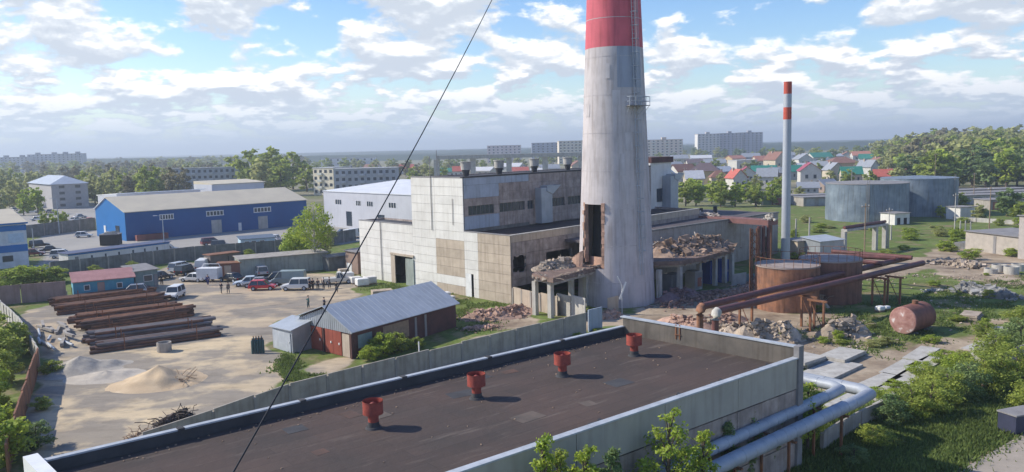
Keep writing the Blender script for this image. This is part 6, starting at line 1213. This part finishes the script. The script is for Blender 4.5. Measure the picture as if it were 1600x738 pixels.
pole('white steel post by the concrete fence near the workshop', 656, 580, 534, .09, None, 'steel_post', 'white'); pole('slim mast in front of the grey warehouse', 566, 345, 311, .1, 'lamp', mt='slate')
for i, (x, y, t_) in enumerate(((1491, 372, 302), (1545, 372, 292), (1388, 388, 325), (1350, 420, 318), (1052, 322, 280), (1521, 318, 270), (1330, 318, 262), (1460, 300, 240), (1070, 300, 262))): pole(f'utility pole {["left of the right brick building","beside the right brick building","in front of the silver tanks","near the concrete trestle","behind the long hall","against the right forest","beside the left silver tank","in front of the forest edge","among the yellow green trees"][i]}', x, y, t_, .12, 'cross', 'utility_pole', 'wood' if i % 2 else 'concl')
for i, (x, y, t_) in enumerate(((1243, 395, 342), (1264, 398, 340), (1392, 375, 352), (1500, 368, 345), (1508, 368, 345), (1516, 368, 347))): pole(f'pale concrete post {["left","right","short","first","second","third"][i]} of those standing in the grass', x, y, t_, .2, None, 'concrete_post', 'concl', 'post')
p = G(972, 492); one('bent_white_post', MB().tube([p, p + Vector((0, 0, 3.5)), p + Vector((-.5, 0, 4.6))], .06, 6).box(p + Vector((.1, -.1, 2.9)), (.18, .1, 2.2), 0, 0, .35), K['white'], 'thin white bent post in front of the big chimney base', 'post')
pth = MB().prism([tuple(G(*q))[:2] for q in ((1480, 760), (1515, 728), (1612, 672), (1760, 690), (1800, 900), (1400, 900))][::-1], .0, .07).build('path', mat('worn_path', (.40, .34, .28), (.32, .275, .225), .7, .95, .2)); tag(pth, kind='structure')
# dark bin bottom right
p = G(1592, 674); o = thing('waste_container', 'dark blue waste container on the path at the right edge', 'container', p, R(20)); MB().prism([(-1.1, -.6), (1.1, -.6), (1.2, .65), (-1.2, .65)], .12, 1.35).build('body', K['binm'], o, False); MB().prism([(-1.2, -.7), (1.2, -.7), (1.25, .72), (-1.25, .72)], 1.351, 1.45).build('rim', K['slate'], o, False)

# ================================================================ trees
PR_.clear()
for i, (px, py, ht, kd, lb) in enumerate(((395, 300, 22, 'G', 'tall fresh green tree left in the big clump'), (428, 298, 23, 'G', 'tallest tree in the middle of the big green clump'), (458, 296, 20, 'G', 'right tree of the big green clump'), (368, 296, 19, 'G', 'lower left tree of the big green clump'), (412, 306, 18, 'M', 'bushy tree in front of the big green clump'), (440, 306, 17, 'G', 'rounded tree in front right of the big green clump'), (480, 300, 14, 'G', 'smaller green tree right of the big clump'))): midtree(px, py, ht, kd, lb, 'big tree clump behind the blue warehouse', .42)
strip(-30, 62, 322, 338, 9, 8, 12, 'YMM', 'by the left edge beside the far block', 'left edge trees'); strip(-20, 62, 296, 315, 9, 11, 15, 'MG', 'left of the hip roofed block', 'trees left of the hip roofed block'); strip(128, 290, 308, 322, 13, 12, 16, 'MGB', 'behind the blue warehouse', 'belt behind the blue warehouse')
strip(60, 300, 285, 300, 16, 12, 16, 'MB', 'in the far belt on the left', 'far left belt'); strip(0, 340, 266, 278, 34, 13, 17, 'MBG', 'in the distant tree belt on the left', 'distant left belt', wide=.5); strip(-20, 480, 255, 262, 44, 14, 18, 'MBM', 'near the horizon on the left', 'left horizon trees', wide=.6)
strip(455, 640, 262, 272, 14, 10, 14, 'MG', 'behind the cream end block', 'trees behind the cream block', wide=.45); strip(610, 700, 276, 292, 7, 9, 12, 'GMB', 'behind the white factory corner', 'trees behind the factory', wide=.4); strip(655, 920, 255, 268, 20, 9, 12, 'GM', 'above the factory roof', 'trees above the factory roof', wide=.45)
strip(205, 262, 336, 350, 0, 4, 6, 'Y', 'x', 'x'); strip(62, 112, 355, 362, 3, 4.5, 6, 'YG', 'beyond the lot fence', 'small trees beyond the lot')
strip(1058, 1222, 312, 324, 12, 6.5, 8.5, 'YYG', 'in the row in front of the village', 'row before the village', wide=.42); strip(1040, 1240, 288, 302, 9, 5, 7, 'YGM', 'among the front village houses', 'front village trees', wide=.4); strip(1020, 1400, 262, 276, 22, 6, 9, 'MGD', 'between the village houses', 'village trees', wide=.42); strip(1020, 1420, 246, 254, 30, 10, 14, 'MGD', 'behind the village', 'trees behind the village', wide=.5); strip(1280, 1420, 290, 300, 7, 5, 8, 'GMD', 'behind the silver tanks', 'trees behind the silver tanks', wide=.4)
for row, (y0, y1, n, h0, h1) in enumerate(((288, 296, 16, 12, 17), (278, 284, 18, 15, 19), (266, 272, 22, 18, 22), (257, 261, 24, 21, 25), (250, 253, 26, 24, 28))):
    x0 = (1392, 1385, 1378, 1372, 1366)[row]
    rs = random.Random(row)
    for k in range(n):
        px = x0 + (1660 - x0) * (k + .5 + rs.uniform(-.4, .4)) / n; f = min(1, (px - x0 + 25) / 110); random.seed(k * 7 + row); kd = rs.choice('MDDMGY' if row < 2 else 'MMBMG'); ht = rs.uniform(h0, h1) * (.55 + .45 * f)
        midtree(px, rs.uniform(y0, y1), ht, kd, f'{words[kd]} tree in {["the front row","the second row","the third row","the fourth row","the last row"][row]} of the right forest', f'right forest row {["one","two","three","four","five"][row]}, {words[kd]}', .46)
for i, (px, py, ht) in enumerate(((1500, 330, 5), (1573, 338, 7), (1530, 345, 4), (1595, 350, 5), (1250, 312, 4.5), (1296, 312, 4), (1470, 340, 3))): midtree(px, py, ht, 'GDMGMGY'[i], ['small bush tree right of the silver tanks', 'round dark tree by the right brick building', 'low tree before the right garages', 'green tree behind the tall brick block', 'small tree near the thin chimney', 'small tree left of the silver tanks', 'low yellow tree between silver tanks and hut'][i], None, .5)
# birch in the lot
p = G(492, 421); o = tree_proto('birch_tree', 11.5, 3.6, K['leafY'], 77, 2600, .16, 'birch', .3, 20); o.location = p; tag(o, 'slender birch with thin pale trunk above the long shed', 'tree')
p = G(462, 408); o = tree_proto('tree', 6.5, 3.2, K['leafY'], 78, 2600, .17, 'trunk', .1, 14); o.location = p; tag(o, 'low spreading yellow green tree left of the birch', 'tree')
p = G(510, 405); o = tree_proto('tree', 7, 2.6, K['leafM'], 79, 1600, .16, 'trunk', .15, 14); o.location = p; tag(o, 'pale thin tree right of the birch', 'tree')

def bush(px, py, h, r, kind, label, n=1500, size=.11, z=0.0, grp=None, cat='bush', name='bush', low=.02, seed=None):
    p = G(px, py, z); key = f'bush{kind}{n}{size}{(int(px) % 3)}'
    place(key, lambda: tree_proto(name, 3.0, 1.5, K[leafs[kind]], 300 + int(px), n, size, 'trunk', low, 13), p, label, grp, (r / 1.5, r / 1.5, h / 3.0), cat=cat)
for i, (px, py, h, r, kd, lb) in enumerate(((10, 448, 3, 3.4, 'Y', 'pale bush left end of the hedge above the reddish wall'), (38, 446, 3.2, 3.2, 'Y', 'pale bush in the middle of the hedge above the reddish wall'), (66, 444, 3.0, 3.0, 'Y', 'third pale bush of the hedge above the reddish wall'), (88, 443, 2.5, 2.2, 'G', 'greener bush at the right end of the hedge by the turquoise shed'), (150, 428, 1.6, 1.3, 'G', 'small bush at the grey fence above the turquoise shed'), (205, 424, 1.8, 1.4, 'G', 'small bush at the grey fence above the guard hut'), (390, 402, 1.6, 1.3, 'G', 'small bush before the pale blue kiosk'),
    (-10, 560, 4.5, 3.4, 'G', 'big dark bush at the left frame edge level with the gravel'), (2, 575, 3.8, 2.2, 'G', 'bush left of the rusty sheet fence top'), (30, 553, 3.2, 1.7, 'G', 'bush at the top end of the rusty sheet fence'), (-14, 640, 3.6, 2.0, 'Y', 'yellow green bush at the left frame edge'), (-14, 690, 3.0, 1.5, 'Y', 'yellow green bush by the lower rusty sheet fence'), (-12, 730, 3.4, 2.4, 'Y', 'lowest bush at the left frame edge'), (80, 585, 1.3, 1.2, 'G', 'dark shrub on the yard side of the rusty fence, uppermost'), (66, 640, 1.0, 1.0, 'G', 'dark shrub on the yard side of the rusty fence, middle'), (58, 700, 1.8, 1.3, 'D', 'dark shrub on the yard side of the rusty fence, lowest'), (6, 600, 3.2, 1.8, 'G', 'green bush right behind the rusty sheet fence'),
    (600, 556, 2.3, 1.6, 'Y', 'bright bush at the right side of the red garage'), (580, 563, 1.6, 1.1, 'Y', 'smaller bright shrub at the garage corner'), (622, 550, 2.0, 1.4, 'G', 'shrub in the middle of the garage side wall'), (650, 545, 1.2, 1.0, 'G', 'low shrub near the white steel post'), (487, 622, 1.5, 1.2, 'Y', 'bright bush between fence and workshop roof'), (448, 634, 1.2, .9, 'D', 'dark low bush between fence and workshop on the left'), (855, 531, 1.0, .9, 'Y', 'little bright bush between fence and workshop on the right'), (830, 538, .8, .7, 'G', 'little green bush beside the bright one by the fence'))):
    bush(px, py, h, r, kd, lb, 2600, .085)
rs = random.Random(77)
for k in range(26):
    f = k / 25; px, py = (560 + 380 * f, 640 - 118 * f - 4) if k % 2 else (300 + 260 * f, 700 - 60 * f - 22)
    bush(px + rs.uniform(-8, 8), py, rs.uniform(.35, .8), rs.uniform(.4, .8), rs.choice('YG'), 'low weed clump at the foot of the long concrete fence', 2600, .085, grp='weeds along the long fence', cat='weed')
for k in range(34):
    px = rs.uniform(1210, 1600); py = rs.uniform(420, 560); 
    if 1375 < px < 1490 and py > 455 and py < 530: continue
    bush(px, py, rs.uniform(.4, 1.1), rs.uniform(.5, 1.2), rs.choice('YGM'), 'low scrub clump on the rough grass right of the rusty tanks', 2600, .085, grp='scrub on the right grass', cat='weed')
for k in range(46):
    px, py = rs.uniform(1232, 1600), rs.uniform(316, 412)
    if 1285 < px < 1495 and py < 356: continue
    bush(px, py, rs.uniform(.6, 1.9), rs.uniform(.8, 2.2), rs.choice('YGM'), 'scrub bush on the open grass around the silver tanks', 2600, .085, grp='scrub around the silver tanks', cat='bush')
# right side thicket
thick_ = [(1395, 662, 2.4, 1.7, 'D'), (1425, 655, 2.8, 1.9, 'G'), (1452, 648, 3.0, 2.0, 'G'), (1480, 632, 3.0, 2.1, 'G'), (1508, 625, 3.4, 2.0, 'D'), (1535, 610, 3.4, 2.2, 'G'), (1562, 606, 3.4, 2.2, 'G'), (1590, 596, 3.6, 2.4, 'G'), (1500, 588, 2.4, 1.8, 'Y'), (1555, 565, 3.0, 2.2, 'G'), (1595, 545, 3.4, 2.4, 'D'), (1450, 612, 2.4, 1.8, 'G'), (1362, 695, 1.6, 1.4, 'G'), (1335, 722, 1.3, 1.2, 'D'), (1610, 640, 2.6, 2.0, 'G'), (1372, 622, 1.0, 1.2, 'Y'), (1440, 585, 1.3, 1.4, 'Y'), (1400, 612, 1.1, 1.2, 'Y'), (1475, 568, 1.4, 1.5, 'Y'), (1540, 530, 2.0, 1.8, 'G'), (1600, 510, 2.6, 2.2, 'G')]
for px, py, h, r, kd in thick_: bush(px, py, h * .88, r * .9, kd, f'{words[kd]} bush in the thicket along the low fence on the right', 3400, .062, grp='right thicket, ' + words[kd])
# young trees by the workshop wall
for i, (Y_, px, top, r, kd, lb) in enumerate(((36.5, 1042, 640, 1.65, 'Y', 'tall bright young tree in front of the workshop wall'), (33.5, 912, 698, 1.15, 'Y', 'second bright young tree at the bottom of the frame'), (32.5, 848, 676, .55, 'Y', 'slim bright sapling poking above the parapet'), (34, 962, 700, .6, 'D', 'dark leaved sapling between two bright young trees'), (37.5, 1100, 672, .9, 'Y', 'lower bright sapling right of the tall young tree'), (32.8, 880, 705, .6, 'G', 'green sapling next to the slim one'), (48.5, 1232, 588, 1.5, 'Y', 'bright young tree at the far workshop corner'), (50, 1262, 600, 1.4, 'Y', 'bright bush inside the bend of the silver pipes'), (44.5, 1165, 640, .9, 'D', 'dark climbing bush against the workshop wall'), (46.2, 1200, 625, .8, 'D', 'dark shrub beside the workshop wall near the pipes'), (42.6, 1135, 660, .7, 'D', 'dark slim shrub against the workshop wall'))):
    p = at(px, 700, Y_); z = at(px, top, Y_).z; o = tree_proto('young_tree', max(2.2, z), r, K[leafs[kd]], 500 + i, 4200 if r > 1 else 2000, .07, 'trunk', .2, 22); o.location = (p.x, p.y, 0); tag(o, lb, 'tree')

# ================================================================ grass and far wood (uncountable)
def grass_patch(label, polys_px, n, h, mt, seed):
    g = np.random.default_rng(seed); out = []
    for poly in polys_px:
        P_ = np.array([tuple(G(*q))[:2] for q in poly]); lo, hi = P_.min(0), P_.max(0); q = lo + (hi - lo) * g.random((n * 3, 2)); q = q[inpoly(q[:, 0], q[:, 1], [tuple(a) for a in P_])][:n]; out.append(q)
    q = np.concatenate(out) + g.normal(size=(sum(map(len, out)), 2)) * .7; q = q[np.array([noise.noise(Vector((x * .35, y * .35, seed))) + .25 * noise.noise(Vector((x * 1.3, y * 1.3, 2))) > (-.9 if seed == 1 else -.12) + .1 * g.random() for x, y in q])]; N = len(q); hh = h * (.4 + g.random(N)); t_ = g.random(N) * 6.28; w_ = .05 + .05 * g.random(N); b = np.zeros((N, 3, 3)); b[:, 0, :2] = q - np.stack([np.cos(t_), np.sin(t_)], 1) * w_[:, None]; b[:, 1, :2] = q + np.stack([np.cos(t_), np.sin(t_)], 1) * w_[:, None]; b[:, 2, :2] = q + g.normal(size=(N, 2)) * .12; b[:, 2, 2] = hh
    me = bpy.data.meshes.new('grass'); me.vertices.add(N * 3); me.vertices.foreach_set('co', b.ravel()); me.loops.add(N * 3); me.loops.foreach_set('vertex_index', np.arange(N * 3)); me.polygons.add(N); me.polygons.foreach_set('loop_start', np.arange(0, N * 3, 3)); me.polygons.foreach_set('loop_total', np.full(N, 3)); me.update(); me.materials.append(mt); o = bpy.data.objects.new('grass', me); COL.objects.link(o); tag(o, label, 'grass', kind='stuff')
grm = mat('grass_blades', (.19, .25, .065), (.13, .18, .045), .3, .8, island=.45, transl=.4, det=2)
grass_patch('tufted grass on the slope at the lower right', [[(1130, 738), (1330, 650), (1600, 560), (1700, 620), (1600, 668), (1500, 725), (1470, 760)]], 60000, .28, grm, 1)
grass_patch('grass around the rusty tanks and the fallen red tank', [[(1240, 520), (1330, 480), (1600, 430), (1600, 480), (1480, 530), (1380, 560)]], 22000, .22, grm, 2)
grass_patch('weedy grass by the red garage and the factory front', [[(440, 550), (470, 578), (520, 600), (450, 620), (440, 590)], [(560, 450), (640, 440), (740, 470), (800, 478), (760, 520), (716, 520), (700, 480)]], 9000, .22, grm, 3)
# far forest: a bumpy canopy sheet far off
g = np.random.default_rng(4); xs = np.linspace(-5200, 6200, 420); ys = np.concatenate([np.linspace(1500, 3000, 22), np.linspace(3200, 9500, 24)]); X_, Y_ = np.meshgrid(xs, ys); Z_ = 9 + 4.0 * g.random(X_.shape) + 3 * np.sin(X_ * .004 + Y_ * .003); edge_ = (Y_ < 1600); Z_[0, :] = 0; Z_ = np.where((np.sin(X_ * .0031 + 1) + np.sin(Y_ * .0045 + X_ * .0011) < -1.1) & (Y_ < 3000), .2, Z_)
me = bpy.data.meshes.new('far_wood'); ny_, nx_ = X_.shape; ii = (np.arange(ny_ - 1)[:, None] * nx_ + np.arange(nx_ - 1)[None, :]).ravel(); me.from_pydata(np.stack([X_.ravel(), Y_.ravel(), Z_.ravel()], 1).tolist(), [], np.stack([ii, ii + 1, ii + nx_ + 1, ii + nx_], 1).tolist()); me.materials.append(mat('far_wood_leaves', (.03, .055, .035), (.02, .04, .028), .01, .9)); o = bpy.data.objects.new('far_wood', me); COL.objects.link(o); tag(o, 'dark far forest along the whole horizon', 'forest', kind='stuff')

# ================================================================ haze
hb = MB().box((0, 4600, 59), (16000, 10400, 122)).build('haze', None); hb['kind'] = 'stuff'; hb['label'] = 'thin pale haze over the far town and forest'; hb['category'] = 'haze'
hm = bpy.data.materials.new('haze_air'); hm.use_nodes = True; ht_ = hm.node_tree; ht_.nodes.remove(ht_.nodes['Principled BSDF']); pv = ht_.nodes.new('ShaderNodeVolumePrincipled'); pv.inputs['Color'].default_value = (.78, .88, 1, 1); pv.inputs['Density'].default_value = 0.00034; pv.inputs['Anisotropy'].default_value = .2
ht_.links.new(pv.outputs[0], ht_.nodes['Material Output'].inputs['Volume']); hb.data.materials.append(hm); hb.visible_shadow = True
